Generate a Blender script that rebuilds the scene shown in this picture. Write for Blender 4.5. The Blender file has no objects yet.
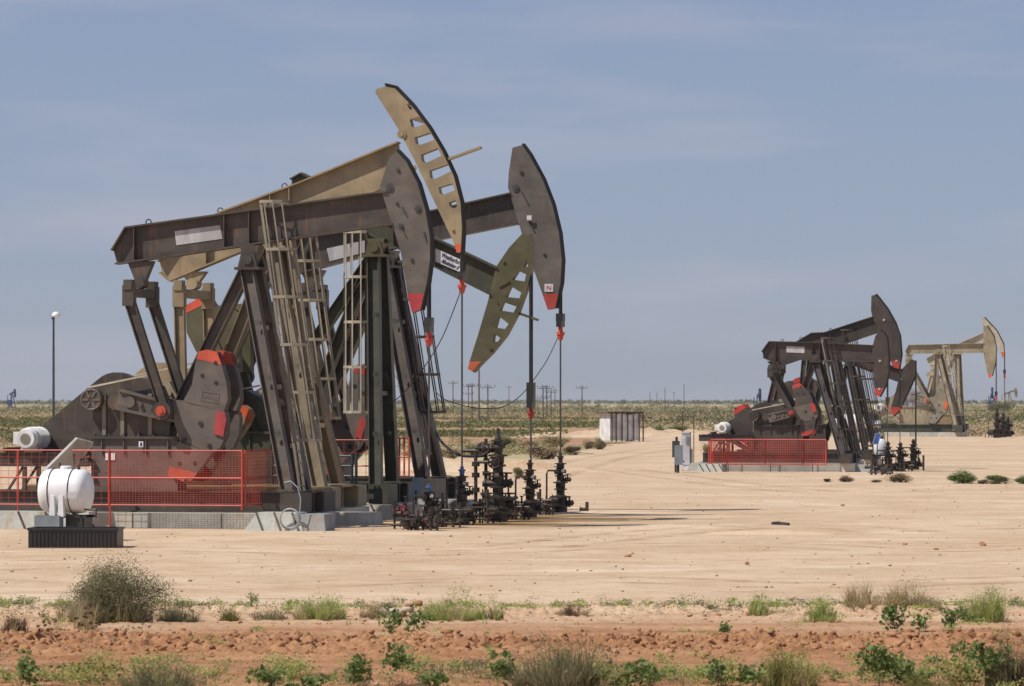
import bpy, math, random
import numpy as np
from mathutils import Vector, Matrix
from mathutils.geometry import tessellate_polygon
R = math.radians
sc = bpy.context.scene
col = sc.collection

# ------------------------------------------------------------------ camera
F = 4267.0            # focal length in pixels (150 mm on 36 mm)
CH = 3.3              # camera height
HZ = 400.0            # image row of the horizon
cd = bpy.data.cameras.new('camera')
cd.lens = 150; cd.sensor_width = 36
cd.shift_y = (HZ - 343) / 1024.0
cd.clip_start = 0.5; cd.clip_end = 20000
cd.dof.use_dof = True; cd.dof.focus_distance = 118; cd.dof.aperture_fstop = 6.3
cam = bpy.data.objects.new('camera', cd); col.objects.link(cam)
cam.location = (0, 0, CH); cam.rotation_euler = (R(90), 0, 0)
sc.camera = cam
# ------------------------------------------------------------------ light
SUN = Vector((-0.53, -0.27, 0.80)).normalized()      # towards the sun
sun_el = math.asin(SUN.z); sun_az = math.atan2(SUN.x, SUN.y)
w = bpy.data.worlds.new('World'); sc.world = w; w.use_nodes = True
nt = w.node_tree; nt.nodes.clear()
def N(nt, t, **k):
    n = nt.nodes.new(t)
    for a, b in k.items():
        if a.startswith('i_'):
            n.inputs[a[2:].replace('_', ' ')].default_value = b
        else: setattr(n, a, b)
    return n
sky = N(nt, 'ShaderNodeTexSky', sky_type='NISHITA', sun_disc=False)
sky.sun_elevation = sun_el; sky.sun_rotation = sun_az; sky.altitude = 900
sky.air_density = 1.0; sky.dust_density = 1.2; sky.ozone_density = 1.5
L = nt.links.new
tc = N(nt, 'ShaderNodeTexCoord')
mp = N(nt, 'ShaderNodeMapping'); mp.inputs['Scale'].default_value = (7, 7, 44)
no = N(nt, 'ShaderNodeTexNoise'); no.inputs['Scale'].default_value = 1.0; no.inputs['Detail'].default_value = 6; no.inputs['Roughness'].default_value = .55
L(tc.outputs['Generated'], mp.inputs['Vector']); L(mp.outputs[0], no.inputs['Vector'])
rp = N(nt, 'ShaderNodeValToRGB'); rp.color_ramp.elements[0].position = .46; rp.color_ramp.elements[0].color = (0, 0, 0, 1)
rp.color_ramp.elements[1].position = .68; rp.color_ramp.elements[1].color = (1, 1, 1, 1)
L(no.outputs['Fac'], rp.inputs['Fac'])
# thin high cloud veil: grey-violet air over the whole dome, a little less high up
sep = N(nt, 'ShaderNodeSeparateXYZ'); L(tc.outputs['Generated'], sep.inputs[0])
veil = N(nt, 'ShaderNodeValToRGB'); vr = veil.color_ramp
vr.elements[0].position = 0.0; vr.elements[0].color = (3.65, 4.15, 5.20, 1)
vr.elements[1].position = 1.0; vr.elements[1].color = (1.5, 2.1, 3.6, 1)
e = vr.elements.new(.035); e.color = (3.22, 3.90, 5.52, 1)
e = vr.elements.new(.10); e.color = (2.65, 3.42, 5.40, 1)
L(sep.outputs['Z'], veil.inputs['Fac'])
mx = N(nt, 'ShaderNodeMixRGB'); mx.inputs['Fac'].default_value = .8
L(sky.outputs[0], mx.inputs['Color1']); L(veil.outputs[0], mx.inputs['Color2'])
cl = N(nt, 'ShaderNodeMixRGB'); cl.inputs['Color2'].default_value = (4.9, 4.95, 5.9, 1)
mm = N(nt, 'ShaderNodeMath', operation='MULTIPLY'); mm.inputs[1].default_value = .62
L(rp.outputs[0], mm.inputs[0]); L(mm.outputs[0], cl.inputs['Fac']); L(mx.outputs[0], cl.inputs['Color1'])
bg = N(nt, 'ShaderNodeBackground'); bg.inputs['Strength'].default_value = .092
out = N(nt, 'ShaderNodeOutputWorld'); L(cl.outputs[0], bg.inputs['Color']); L(bg.outputs[0], out.inputs['Surface'])
sd = bpy.data.lights.new('sun', 'SUN'); sd.energy = 4.5; sd.angle = R(.55); sd.color = (1, .945, .865)
so = bpy.data.objects.new('sun', sd); col.objects.link(so)
so.rotation_euler = SUN.to_track_quat('Z', 'Y').to_euler()
sc.view_settings.view_transform = 'Standard'; sc.view_settings.look = 'None'
sc.view_settings.exposure = 0.0; sc.view_settings.gamma = 1

# ------------------------------------------------------------------ materials
def newmat(name):
    m = bpy.data.materials.new(name); m.use_nodes = True
    return m, m.node_tree, m.node_tree.nodes['Principled BSDF']
def mixc(nt, fac, a, b, mode='MIX'):
    m = nt.nodes.new('ShaderNodeMixRGB'); m.blend_type = mode
    for s, v in (('Fac', fac), ('Color1', a), ('Color2', b)):
        if isinstance(v, (int, float)): m.inputs[s].default_value = v
        elif isinstance(v, tuple): m.inputs[s].default_value = v + ((1,) if len(v) == 3 else ())
        else: nt.links.new(v, m.inputs[s])
    return m.outputs[0]
def noise(nt, vec, scale=(1, 1, 1), s=1.0, det=4, rough=.55, lo=.4, hi=.6, loc=(0, 0, 0)):
    mp = nt.nodes.new('ShaderNodeMapping'); mp.inputs['Scale'].default_value = scale; mp.inputs['Location'].default_value = loc
    nt.links.new(vec, mp.inputs['Vector'])
    n = nt.nodes.new('ShaderNodeTexNoise'); n.inputs['Scale'].default_value = s; n.inputs['Detail'].default_value = det; n.inputs['Roughness'].default_value = rough
    nt.links.new(mp.outputs[0], n.inputs['Vector'])
    r = nt.nodes.new('ShaderNodeMapRange'); r.inputs['From Min'].default_value = lo; r.inputs['From Max'].default_value = hi
    nt.links.new(n.outputs['Fac'], r.inputs['Value'])
    return r.outputs[0]
def bump(nt, b, h, strength=.3, dist=.05):
    n = nt.nodes.new('ShaderNodeBump'); n.inputs['Strength'].default_value = strength; n.inputs['Distance'].default_value = dist
    nt.links.new(h, n.inputs['Height']); nt.links.new(n.outputs[0], b.inputs['Normal'])
def mul(nt, a, k):
    n = nt.nodes.new('ShaderNodeMath'); n.operation = 'MULTIPLY'; n.inputs[1].default_value = k
    nt.links.new(a, n.inputs[0]); return n.outputs[0]
def paint(name, c, rust=.35, dust=.25, rough=.5, metal=0.0, rustc=(.17, .075, .035)):
    m, nt, b = newmat(name)
    v = nt.nodes.new('ShaderNodeTexCoord').outputs['Object']
    base = mixc(nt, noise(nt, v, s=1.1, det=5), tuple(x * .8 for x in c), tuple(min(1, x * 1.16) for x in c))
    st = noise(nt, v, (5, 5, .55), 2.0, 5, .6, .56, .72)
    base = mixc(nt, mul(nt, st, rust), base, rustc)
    sp = noise(nt, v, (1, 1, 1), 14, 4, .6, .62, .72)
    base = mixc(nt, mul(nt, sp, rust * .8), base, tuple(x * .7 for x in rustc))
    gs = noise(nt, v, (1.6, 1.6, .45), 1.0, 6, .65, .58, .72, (4, 2, 8))
    base = mixc(nt, mul(nt, gs, .45), base, tuple(x * .42 for x in c))
    du = noise(nt, v, (1, 1, 2.2), .9, 6, .65, .45, .75)
    base = mixc(nt, mul(nt, du, dust), base, (.36, .29, .215))
    nt.links.new(base, b.inputs['Base Color'])
    b.inputs['Roughness'].default_value = rough; b.inputs['Metallic'].default_value = metal
    bump(nt, b, noise(nt, v, s=9, det=4, lo=0, hi=1), .12, .02)
    return m
MT = {}
MT['brown'] = paint('brown_paint', (.058, .047, .039), .8, .16)
MT['leg'] = paint('rust_streaked_brown_paint', (.076, .062, .052), .9, .22, .6, 0, (.20, .095, .05))
MT['arc'] = paint('black_wear_strip', (.012, .012, .012), .0, .0, .95)
MT['fence'] = paint('fence_red_paint', (.52, .055, .032), .2, .1, .5)
MT['brown_light'] = paint('weathered_brown_plate', (.104, .090, .078), .45, .24, .6)
MT['tan'] = paint('tan_paint', (.315, .240, .140), .30, .15)
MT['tan_dark'] = paint('faded_tan_paint', (.30, .25, .165), .35, .2)
MT['olive'] = paint('olive_paint', (.090, .082, .040), .35, .14)
MT['olive_dark'] = paint('dark_olive_paint', (.050, .052, .034), .35, .12)
MT['dark'] = paint('dark_brown_paint', (.050, .039, .034), .5, .10)
MT['tan_leg'] = paint('rusty_shaded_tan_paint', (.20, .155, .095), .8, .2, .6)  # rust streaks over a tan darkened to carry the shade on the legs
MT['greytan'] = paint('grey_tan_paint', (.24, .215, .165), .3, .2)
MT['red'] = paint('safety_red_paint', (.44, .034, .028), .25, .22, .55)
MT['crimson'] = paint('faded_crimson_paint', (.42, .035, .045), .12, .15, .55)
MT['orange'] = paint('safety_orange_paint', (.66, .11, .032), .2, .22, .6)
MT['orangered'] = paint('orange_red_paint', (.58, .085, .042), .22, .26, .6)
MT['cable'] = paint('black_wire_rope', (.018, .018, .018), .2, .05, .55)
MT['rod'] = paint('polished_rod_steel', (.10, .095, .09), .3, .1, .35, .5)
MT['black'] = paint('black_grease', (.022, .022, .022), .2, .08, .45)
MT['iron'] = paint('oily_well_iron', (.034, .028, .024), .6, .18, .5, .2)
MT['iron2'] = paint('weathered_well_iron', (.058, .042, .034), .7, .22, .6, .2)
MT['blue'] = paint('blue_paint', (.05, .13, .34), .2, .15)
MT['navy'] = paint('navy_paint', (.012, .030, .13), .1, .1)
MT['greenblue'] = paint('dark_teal_pipe_paint', (.028, .052, .052), .25, .15)
MT['white'] = paint('white_paint', (.74, .74, .72), .08, .16, .4)

MT['cab'] = paint('pale_cabinet_paint', (.56, .57, .62), .05, .12, .45)
MT['galv'] = paint('galvanised_steel', (.36, .38, .40), .08, .15, .45, .3)
MT['grey'] = paint('grey_cabinet_paint', (.20, .235, .265), .05, .12, .45)
MT['lgrey'] = paint('light_grey_plastic', (.50, .50, .52), .05, .15, .5)
MT['wood'] = paint('weathered_wood', (.13, .10, .08), .3, .15, .85)
MT['label'] = paint('grey_vinyl_plate', (.47, .46, .47), .08, .12, .6)
MT['sticker'] = paint('white_sticker', (.70, .68, .70), .05, .08, .5)
MT['ink'] = paint('navy_ink', (.03, .03, .10), .0, .0, .6)
MT['stickerred'] = paint('red_sticker_ink', (.55, .05, .06), .0, .0, .6)
MT['solar'] = paint('blue_solar_glass', (.03, .07, .24), .0, .08, .2)
MT['cream'] = paint('dusty_cream_paint', (.46, .41, .31), .3, .2, .6)
MT['embossed'] = paint('faint_cast_lettering', (.115, .098, .086), .2, .1, .7)
def conc(name, c):
    m, nt, b = newmat(name)
    v = nt.nodes.new('ShaderNodeTexCoord').outputs['Object']
    base = mixc(nt, noise(nt, v, s=1.4, det=6, rough=.65, lo=.35, hi=.65), tuple(x * .72 for x in c), c)
    base = mixc(nt, mul(nt, noise(nt, v, (1, 1, .4), 1.3, 5, .6, .58, .7), .6), base, (.30, .17, .08))
    base = mixc(nt, mul(nt, noise(nt, v, s=18, det=3, lo=.5, hi=.7), .3), base, tuple(x * .6 for x in c))
    nt.links.new(base, b.inputs['Base Color']); b.inputs['Roughness'].default_value = .9
    bump(nt, b, noise(nt, v, s=12, det=5, lo=0, hi=1), .4, .03)
    return m
MT['conc'] = conc('concrete', (.50, .50, .45))
MT['conc_pale'] = conc('pale_concrete', (.60, .57, .49))
MT['conc_grey'] = conc('grey_concrete', (.34, .35, .34))
MT['rock'] = conc('pale_caliche_rock', (.58, .48, .37))
def tankmat():
    m, nt, b = newmat('white_poly_tank')
    v = nt.nodes.new('ShaderNodeTexCoord').outputs['Object']
    base = mixc(nt, noise(nt, v, s=1.5), (.70, .71, .74), (.80, .80, .80))
    base = mixc(nt, mul(nt, noise(nt, v, (1, 1, 3), 3, 5, .6, .5, .8), .25), base, (.52, .46, .38))
    nt.links.new(base, b.inputs['Base Color']); b.inputs['Roughness'].default_value = .38
    return m
MT['tank'] = tankmat()
def leafmat(name, a, bcol, trans=.35, s=3.0):
    m, nt, b = newmat(name)
    v = nt.nodes.new('ShaderNodeTexCoord').outputs['Object']
    c = mixc(nt, noise(nt, v, s=s, det=3, lo=.35, hi=.65), a, bcol)
    nt.links.new(c, b.inputs['Base Color']); b.inputs['Roughness'].default_value = .65
    b.inputs['Specular IOR Level'].default_value = .25
    tr = nt.nodes.new('ShaderNodeBsdfTranslucent'); nt.links.new(c, tr.inputs['Color'])
    ms = nt.nodes.new('ShaderNodeMixShader'); ms.inputs[0].default_value = trans
    nt.links.new(b.outputs[0], ms.inputs[1]); nt.links.new(tr.outputs[0], ms.inputs[2])
    nt.links.new(ms.outputs[0], nt.nodes['Material Output'].inputs['Surface'])
    return m
MT['g_sage'] = leafmat('grey_green_foliage', (.165, .160, .082), (.29, .27, .150))
MT['g_green'] = leafmat('green_blades', (.28, .35, .09), (.48, .50, .18))
MT['g_leaf'] = leafmat('broad_green_leaf', (.12, .18, .05), (.24, .31, .10))
MT['g_yel'] = leafmat('yellow_green_foliage', (.20, .21, .06), (.30, .27, .08))
MT['g_dry'] = leafmat('dry_straw', (.42, .33, .17), (.58, .47, .27))
MT['g_dead'] = leafmat('brown_dead_stems', (.15, .095, .055), (.21, .14, .085))
MT['g_scrub'] = leafmat('dark_scrub_foliage', (.115, .115, .058), (.20, .185, .095), .2, .05)
MT['g_scrub2'] = leafmat('olive_scrub_foliage', (.25, .225, .105), (.38, .33, .17), .2, .05)
MT['g_scrub3'] = leafmat('dry_scrub_foliage', (.34, .26, .15), (.54, .43, .27), .2, .05)
MT['g_crop'] = leafmat('crop_foliage', (.150, .165, .062), (.24, .235, .105), .3, .05)

def groundmat(name, kind):
    m, nt, b = newmat(name)
    v = nt.nodes.new('ShaderNodeTexCoord').outputs['Object']
    b.inputs['Roughness'].default_value = .95; b.inputs['Specular IOR Level'].default_value = .15
    if kind == 'pad':
        c = mixc(nt, noise(nt, v, (.22, .13, 1), 1, 7, .62, .36, .64), (.510, .365, .235), (.625, .468, .322))
        c = mixc(nt, mul(nt, noise(nt, v, (.40, .36, 1), 1, 8, .68, .50, .68), .60), c, (.430, .262, .145))
        c = mixc(nt, mul(nt, noise(nt, v, (.18, .22, 1), 1, 6, .6, .54, .66, (7, 3, 0)), .5), c, (.76, .63, .47))
        c = mixc(nt, mul(nt, noise(nt, v, (.35, .80, 1), 1, 8, .75, .57, .64, (3, 9, 0)), .7), c, (.31, .185, .10))
        c = mixc(nt, mul(nt, noise(nt, v, (1, 1, 1), 1.6, 8, .8, .48, .66), .42), c, (.38, .25, .15))
        c = mixc(nt, mul(nt, noise(nt, v, (1, 1, 1), 6, 5, .75, .52, .66), .45), c, (.74, .61, .46))
        c = mixc(nt, mul(nt, noise(nt, v, (1, 1, 1), 4, 5, .75, .58, .66, (5, 1, 0)), .5), c, (.27, .17, .10))
        # oil-dark, trampled dirt around the well heads
        g = nt.nodes.new('ShaderNodeTexCoord').outputs['Object']
        mp = nt.nodes.new('ShaderNodeMapping'); mp.vector_type = 'TEXTURE'
        mp.inputs['Location'].default_value = (-.2, 117.0, 0); mp.inputs['Scale'].default_value = (5.2, 10, 10)
        mp.inputs['Rotation'].default_value = (0, 0, R(-12))
        nt.links.new(g, mp.inputs['Vector'])
        gr = nt.nodes.new('ShaderNodeTexGradient'); gr.gradient_type = 'SPHERICAL'; nt.links.new(mp.outputs[0], gr.inputs['Vector'])
        mm = nt.nodes.new('ShaderNodeMath'); mm.operation = 'MULTIPLY'
        nt.links.new(gr.outputs['Fac'], mm.inputs[0]); nt.links.new(noise(nt, v, (.25, .7, 1), 1, 5, .6, .35, .6), mm.inputs[1])
        mr = nt.nodes.new('ShaderNodeMapRange'); mr.inputs['From Max'].default_value = .38; mr.inputs['To Max'].default_value = .9
        nt.links.new(mm.outputs[0], mr.inputs['Value'])
        c = mixc(nt, mr.outputs[0], c, (.25, .150, .055))
        nt.links.new(c, b.inputs['Base Color'])
        h = noise(nt, v, (.35, .8, 1), 1.0, 8, .7, 0, 1)
        bump(nt, b, h, .6, .22)
    elif kind == 'far':
        c = mixc(nt, noise(nt, v, (.010, .006, 1), 1, 6, .6, .42, .58), (.56, .45, .29), (.42, .36, .19))
        c = mixc(nt, mul(nt, noise(nt, v, (.004, .011, 1), 1, 5, .6, .52, .62), .8), c, (.42, .34, .23))
        c = mixc(nt, mul(nt, noise(nt, v, (.08, .05, 1), 1, 6, .7, .45, .7), .55), c, (.13, .12, .07))
        nt.links.new(c, b.inputs['Base Color'])
    elif kind == 'soil':
        c = mixc(nt, noise(nt, v, (.5, 1.5, 1), 1, 6, .65, .36, .64), (.330, .150, .070), (.490, .270, .145))
        c = mixc(nt, mul(nt, noise(nt, v, (1, 1, 1), 7, 5, .7, .5, .75), .5), c, (.235, .118, .058))
        # drier, paler dirt towards the pad
        sp = nt.nodes.new('ShaderNodeSeparateXYZ'); nt.links.new(v, sp.inputs[0])
        ad = nt.nodes.new('ShaderNodeMath'); ad.operation = 'MULTIPLY_ADD'; ad.inputs[1].default_value = 5.5
        nt.links.new(noise(nt, v, (.25, 1.2, 1), 1, 5, .6, .3, .7), ad.inputs[0]); nt.links.new(sp.outputs['Y'], ad.inputs[2])
        mr = nt.nodes.new('ShaderNodeMapRange'); mr.inputs['From Min'].default_value = 61.5; mr.inputs['From Max'].default_value = 70.5; mr.inputs['To Max'].default_value = 1
        nt.links.new(ad.outputs[0], mr.inputs['Value'])
        c = mixc(nt, mr.outputs[0], c, (.66, .49, .325))
        nt.links.new(c, b.inputs['Base Color'])
        bump(nt, b, noise(nt, v, (1, 1, 1), 11, 6, .75, 0, 1), .7, .06)
    elif kind == 'redfield':
        c = mixc(nt, noise(nt, v, (.01, .09, 1), 1, 5, .6, .4, .6), (.36, .185, .10), (.42, .28, .17))
        c = mixc(nt, mul(nt, noise(nt, v, (.2, .3, 1), 1, 5, .6, .5, .7), .6), c, (.24, .19, .09))
        nt.links.new(c, b.inputs['Base Color'])
    elif kind == 'pale':
        c = mixc(nt, noise(nt, v, (.02, .08, 1), 1, 5, .6, .4, .6), (.45, .36, .26), (.60, .52, .41))
        nt.links.new(c, b.inputs['Base Color'])
    return m
MT['pad'] = groundmat('pad_dirt', 'pad'); MT['far'] = groundmat('range_ground', 'far'); MT['soil'] = groundmat('red_soil', 'soil')
MT['redfield'] = groundmat('red_field_soil', 'redfield'); MT['pale'] = groundmat('pale_caliche', 'pale')
def clodmat():
    m, nt, b = newmat('soil_clod')
    v = nt.nodes.new('ShaderNodeTexCoord').outputs['Object']
    c = mixc(nt, noise(nt, v, s=2.0, det=5, lo=.35, hi=.65), (.27, .120, .050), (.45, .235, .115))
    nt.links.new(c, b.inputs['Base Color']); b.inputs['Roughness'].default_value = .95
    bump(nt, b, noise(nt, v, s=20, lo=0, hi=1), .6, .03)
    return m
MT['clod'] = clodmat()

MT['pebble'] = conc('pebble', (.36, .26, .18))
# ------------------------------------------------------------------ mesh helpers
class MB:
    def __init__(s): s.v = []; s.f = []
    def add(s, vs, fs):
        o = len(s.v); s.v += [tuple(v) for v in vs]; s.f += [tuple(i + o for i in f) for f in fs]; return s
    def box(s, x0, x1, y0, y1, z0, z1):
        return s.add([(x0, y0, z0), (x1, y0, z0), (x1, y1, z0), (x0, y1, z0), (x0, y0, z1), (x1, y0, z1), (x1, y1, z1), (x0, y1, z1)],
              [(3, 2, 1, 0), (4, 5, 6, 7), (0, 1, 5, 4), (1, 2, 6, 5), (2, 3, 7, 6), (3, 0, 4, 7)])
    def bar(s, p0, p1, w, d, ref=(0, 1, 0), off=(0, 0)):
        # w: size along the direction nearest ref, d: size across it
        p0 = Vector(p0); p1 = Vector(p1); a = (p1 - p0).normalized(); r = Vector(ref)
        if abs(a.dot(r)) > .98: r = Vector((1, 0, 0))
        u = a.cross(r).normalized(); v = u.cross(a).normalized()
        p0 = p0 + u * off[0] + v * off[1]; p1 = p1 + u * off[0] + v * off[1]
        vs = [p + u * (sx * d / 2) + v * (sy * w / 2) for p in (p0, p1) for sx, sy in ((-1, -1), (1, -1), (1, 1), (-1, 1))]
        return s.add(vs, [(0, 1, 2, 3), (7, 6, 5, 4), (0, 4, 5, 1), (1, 5, 6, 2), (2, 6, 7, 3), (3, 7, 4, 0)])
    def hbeam(s, p0, p1, d, w, t=.025, ref=(0, 1, 0)):
        s.bar(p0, p1, w, t, ref, ((d - t) / 2, 0)); s.bar(p0, p1, w, t, ref, (-(d - t) / 2, 0))
        return s.bar(p0, p1, t, d - 2 * t - .004, ref)
    def tube(s, p0, p1, r, n=8, r2=None):
        p0 = Vector(p0); p1 = Vector(p1); a = (p1 - p0).normalized(); r2 = r if r2 is None else r2
        ref = Vector((0, 0, 1)) if abs(a.z) < .9 else Vector((1, 0, 0))
        u = a.cross(ref).normalized(); v = a.cross(u)
        vs = []
        for p, rr in ((p0, r), (p1, r2)):
            for i in range(n):
                t = 2 * math.pi * i / n; vs.append(p + u * rr * math.cos(t) + v * rr * math.sin(t))
        fs = [(i, (i + 1) % n, n + (i + 1) % n, n + i) for i in range(n)] + [tuple(range(n))[::-1], tuple(range(n, 2 * n))]
        return s.add(vs, fs)
    def path(s, pts, r, n=6):
        for a, b in zip(pts[:-1], pts[1:]): s.tube(a, b, r, n)
        return s
    def sweep(s, pts, r, n=6):
        pts = [Vector(p) for p in pts]; vs = []; fs = []
        for k, p in enumerate(pts):
            a = (pts[min(k + 1, len(pts) - 1)] - pts[max(k - 1, 0)]).normalized()
            ref = Vector((0, 1, 0)) if abs(a.y) < .9 else Vector((0, 0, 1))
            u = a.cross(ref).normalized(); v = a.cross(u)
            for i in range(n):
                t = 2 * math.pi * i / n; vs.append(p + u * r * math.cos(t) + v * r * math.sin(t))
        for k in range(len(pts) - 1):
            for i in range(n): fs.append((k * n + i, k * n + (i + 1) % n, (k + 1) * n + (i + 1) % n, (k + 1) * n + i))
        fs += [tuple(range(n))[::-1], tuple(range((len(pts) - 1) * n, len(pts) * n))]
        return s.add(vs, fs)
    def lathe(s, prof, c=(0, 0), n=12):
        vs = []; fs = []
        for r, z in prof:
            for i in range(n):
                t = 2 * math.pi * i / n; vs.append((c[0] + r * math.cos(t), c[1] + r * math.sin(t), z))
        for k in range(len(prof) - 1):
            for i in range(n): fs.append((k * n + i, k * n + (i + 1) % n, (k + 1) * n + (i + 1) % n, (k + 1) * n + i))
        fs += [tuple(range(n))[::-1], tuple(range((len(prof) - 1) * n, len(prof) * n))]
        return s.add(vs, fs)
    def prism(s, poly, y0, y1, holes=()):
        loops = [list(poly)] + [list(h) for h in holes]
        flat = [p for l in loops for p in l]; n = len(flat)
        tris = tessellate_polygon([[Vector((p[0], p[1], 0)) for p in l] for l in loops])
        vs = [(p[0], y0, p[1]) for p in flat] + [(p[0], y1, p[1]) for p in flat]
        fs = [tuple(t) for t in tris] + [tuple(i + n for i in t)[::-1] for t in tris]
        o = 0
        for l in loops:
            k = len(l)
            for i in range(k):
                a, b = o + i, o + (i + 1) % k; fs.append((a, b, b + n, a + n))
            o += k
        return s.add(vs, fs)
    def strip(s, pts, y0, y1, t):
        # plate of thickness t following an (x,z) polyline, offset to its left
        P = [Vector(p) for p in pts]; off = []
        for k, p in enumerate(P):
            a = (P[min(k + 1, len(P) - 1)] - P[max(k - 1, 0)]).normalized(); off.append(p + Vector((-a.y, a.x)) * t)
        for k in range(len(P) - 1):
            q = [P[k], P[k + 1], off[k + 1], off[k]]
            vs = [(p.x, y0, p.y) for p in q] + [(p.x, y1, p.y) for p in q]
            s.add(vs, [(0, 1, 2, 3), (7, 6, 5, 4), (0, 4, 5, 1), (1, 5, 6, 2), (2, 6, 7, 3), (3, 7, 4, 0)])
        return s
    def ring(s, c, r, rr, axis='y', n=12):
        pts = []
        for i in range(n + 1):
            t = 2 * math.pi * i / n; a, b = r * math.cos(t), r * math.sin(t)
            pts.append((c[0] + a, c[1], c[2] + b) if axis == 'y' else (c[0] + a, c[1] + b, c[2]) if axis == 'z' else (c[0], c[1] + a, c[2] + b))
        return s.path(pts, rr, 4)
    def mesh(s, name, smooth=False):
        me = bpy.data.meshes.new(name); me.from_pydata(s.v, [], s.f)
        import bmesh
        bm = bmesh.new(); bm.from_mesh(me); bmesh.ops.recalc_face_normals(bm, faces=bm.faces); bm.to_mesh(me); bm.free()
        if smooth: me.shade_smooth() if hasattr(me, 'shade_smooth') else None
        return me
    def build(s, name, mat, parent=None, smooth=False):
        me = s.mesh(name); me.materials.append(MT[mat])
        if smooth:
            try: me.set_sharp_from_angle(angle=R(40))
            except Exception: pass
            for p in me.polygons: p.use_smooth = True
            try: me.set_sharp_from_angle(angle=R(40))
            except Exception: pass
        return link(name, me, parent)
def link(name, me, parent=None, loc=None, rot=None):
    o = bpy.data.objects.new(name, me); col.objects.link(o)
    if parent: o.parent = parent
    if loc is not None: o.location = loc
    if rot is not None: o.rotation_euler = rot
    return o
def tag(o, label=None, cat=None, group=None, kind=None):
    if label: o['label'] = label
    if cat: o['category'] = cat
    if group: o['group'] = group
    if kind: o['kind'] = kind
    return o
def thing(name, label, cat, loc, rotz=0, group=None):
    o = bpy.data.objects.new(name, None); col.objects.link(o); o.empty_display_size = .3
    o.location = loc; o.rotation_euler = (0, 0, rotz); return tag(o, label, cat, group)
def npmesh(name, V, Fc, mat):
    me = bpy.data.meshes.new(name); V = np.asarray(V, dtype=np.float32); Fc = np.asarray(Fc, dtype=np.int32)
    k = Fc.shape[1]; me.vertices.add(len(V)); me.vertices.foreach_set('co', V.ravel())
    me.loops.add(Fc.size); me.loops.foreach_set('vertex_index', Fc.ravel())
    me.polygons.add(len(Fc)); me.polygons.foreach_set('loop_start', np.arange(0, Fc.size, k, dtype=np.int32))
    me.update(calc_edges=True); me.materials.append(MT[mat]); return me
def G(px, py):            # ground point seen at a pixel
    Y = F * CH / (py - HZ); return ((px - 512) / F * Y, Y)
def fr(x): return x - math.floor(x)

# =================================================================== SETTING
def vnoise(X, Y, seed=0):
    rs = np.random.RandomState(seed); T = rs.rand(256, 256)
    xi = np.floor(X).astype(int); yi = np.floor(Y).astype(int); xf = X - xi; yf = Y - yi
    xf = xf * xf * (3 - 2 * xf); yf = yf * yf * (3 - 2 * yf)
    a = T[xi % 256, yi % 256]; b = T[(xi + 1) % 256, yi % 256]; c = T[xi % 256, (yi + 1) % 256]; d = T[(xi + 1) % 256, (yi + 1) % 256]
    return (a * (1 - xf) + b * xf) * (1 - yf) + (c * (1 - xf) + d * xf) * yf
def fbm(X, Y, oct=4, seed=0, g=.5):
    s = 0; a = 1; t = 0
    for o in range(oct): s = s + a * vnoise(X * 2 ** o, Y * 2 ** o, seed + o); t += a; a *= g
    return s / t
# ground to the horizon
m = MB(); m.add([(-2500, -60, -.02), (2500, -60, -.02), (2500, 11000, -.02), (-2500, 11000, -.02)], [(0, 1, 2, 3)])
tag(m.build('ground', 'far'), kind='structure')
def sheet(name, pts, z, mat, jit=0, seed=1, step=4.0):
    rng = random.Random(seed); P = []
    n = len(pts)
    for i in range(n):
        a, b = Vector(pts[i]), Vector(pts[(i + 1) % n]); k = max(1, int((b - a).length / step))
        for j in range(k):
            p = a + (b - a) * j / k; P.append((p.x + rng.uniform(-jit, jit), p.y + rng.uniform(-jit, jit)))
    tr = tessellate_polygon([[Vector((x, y, 0)) for x, y in P]])
    mm = MB(); mm.add([(x, y, z) for x, y in P], [tuple(t) for t in tr])
    o = mm.build(name, mat); return tag(o, kind='structure')
# the bare dirt pad
padp = [(-60, 60), (60, 60), (90, 150), G(1500, 434), G(1024, 434), G(900, 436), G(780, 437), G(700, 434.5), G(640, 438), G(600, 446), G(570, 456), G(520, 462), G(470, 468), G(430, 478), G(390, 470), G(330, 462), G(250, 458), G(100, 455), G(0, 452), G(-300, 452), (-90, 150)]
sheet('dirt_pad', padp, .004, 'pad', 1.3, 3, 5)
sheet('access_track', [G(600, 414.2), G(760, 414), G(1200, 414), G(1200, 416.2), G(820, 416), G(640, 416)], .004, 'pale', 6, 4, 30)
sheet('caliche_flat', [(340, 3000), (540, 2950), (560, 3600), (330, 3700)], .15, 'pale', 10, 4, 60)
# ploughed red field behind, between green crop strips
sheet('red_field', [(-200, 300), (-22, 300), (6, 310), (9, 420), (20, 520), (28, 840), (-340, 840)], .004, 'redfield', 3, 5, 14)

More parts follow.
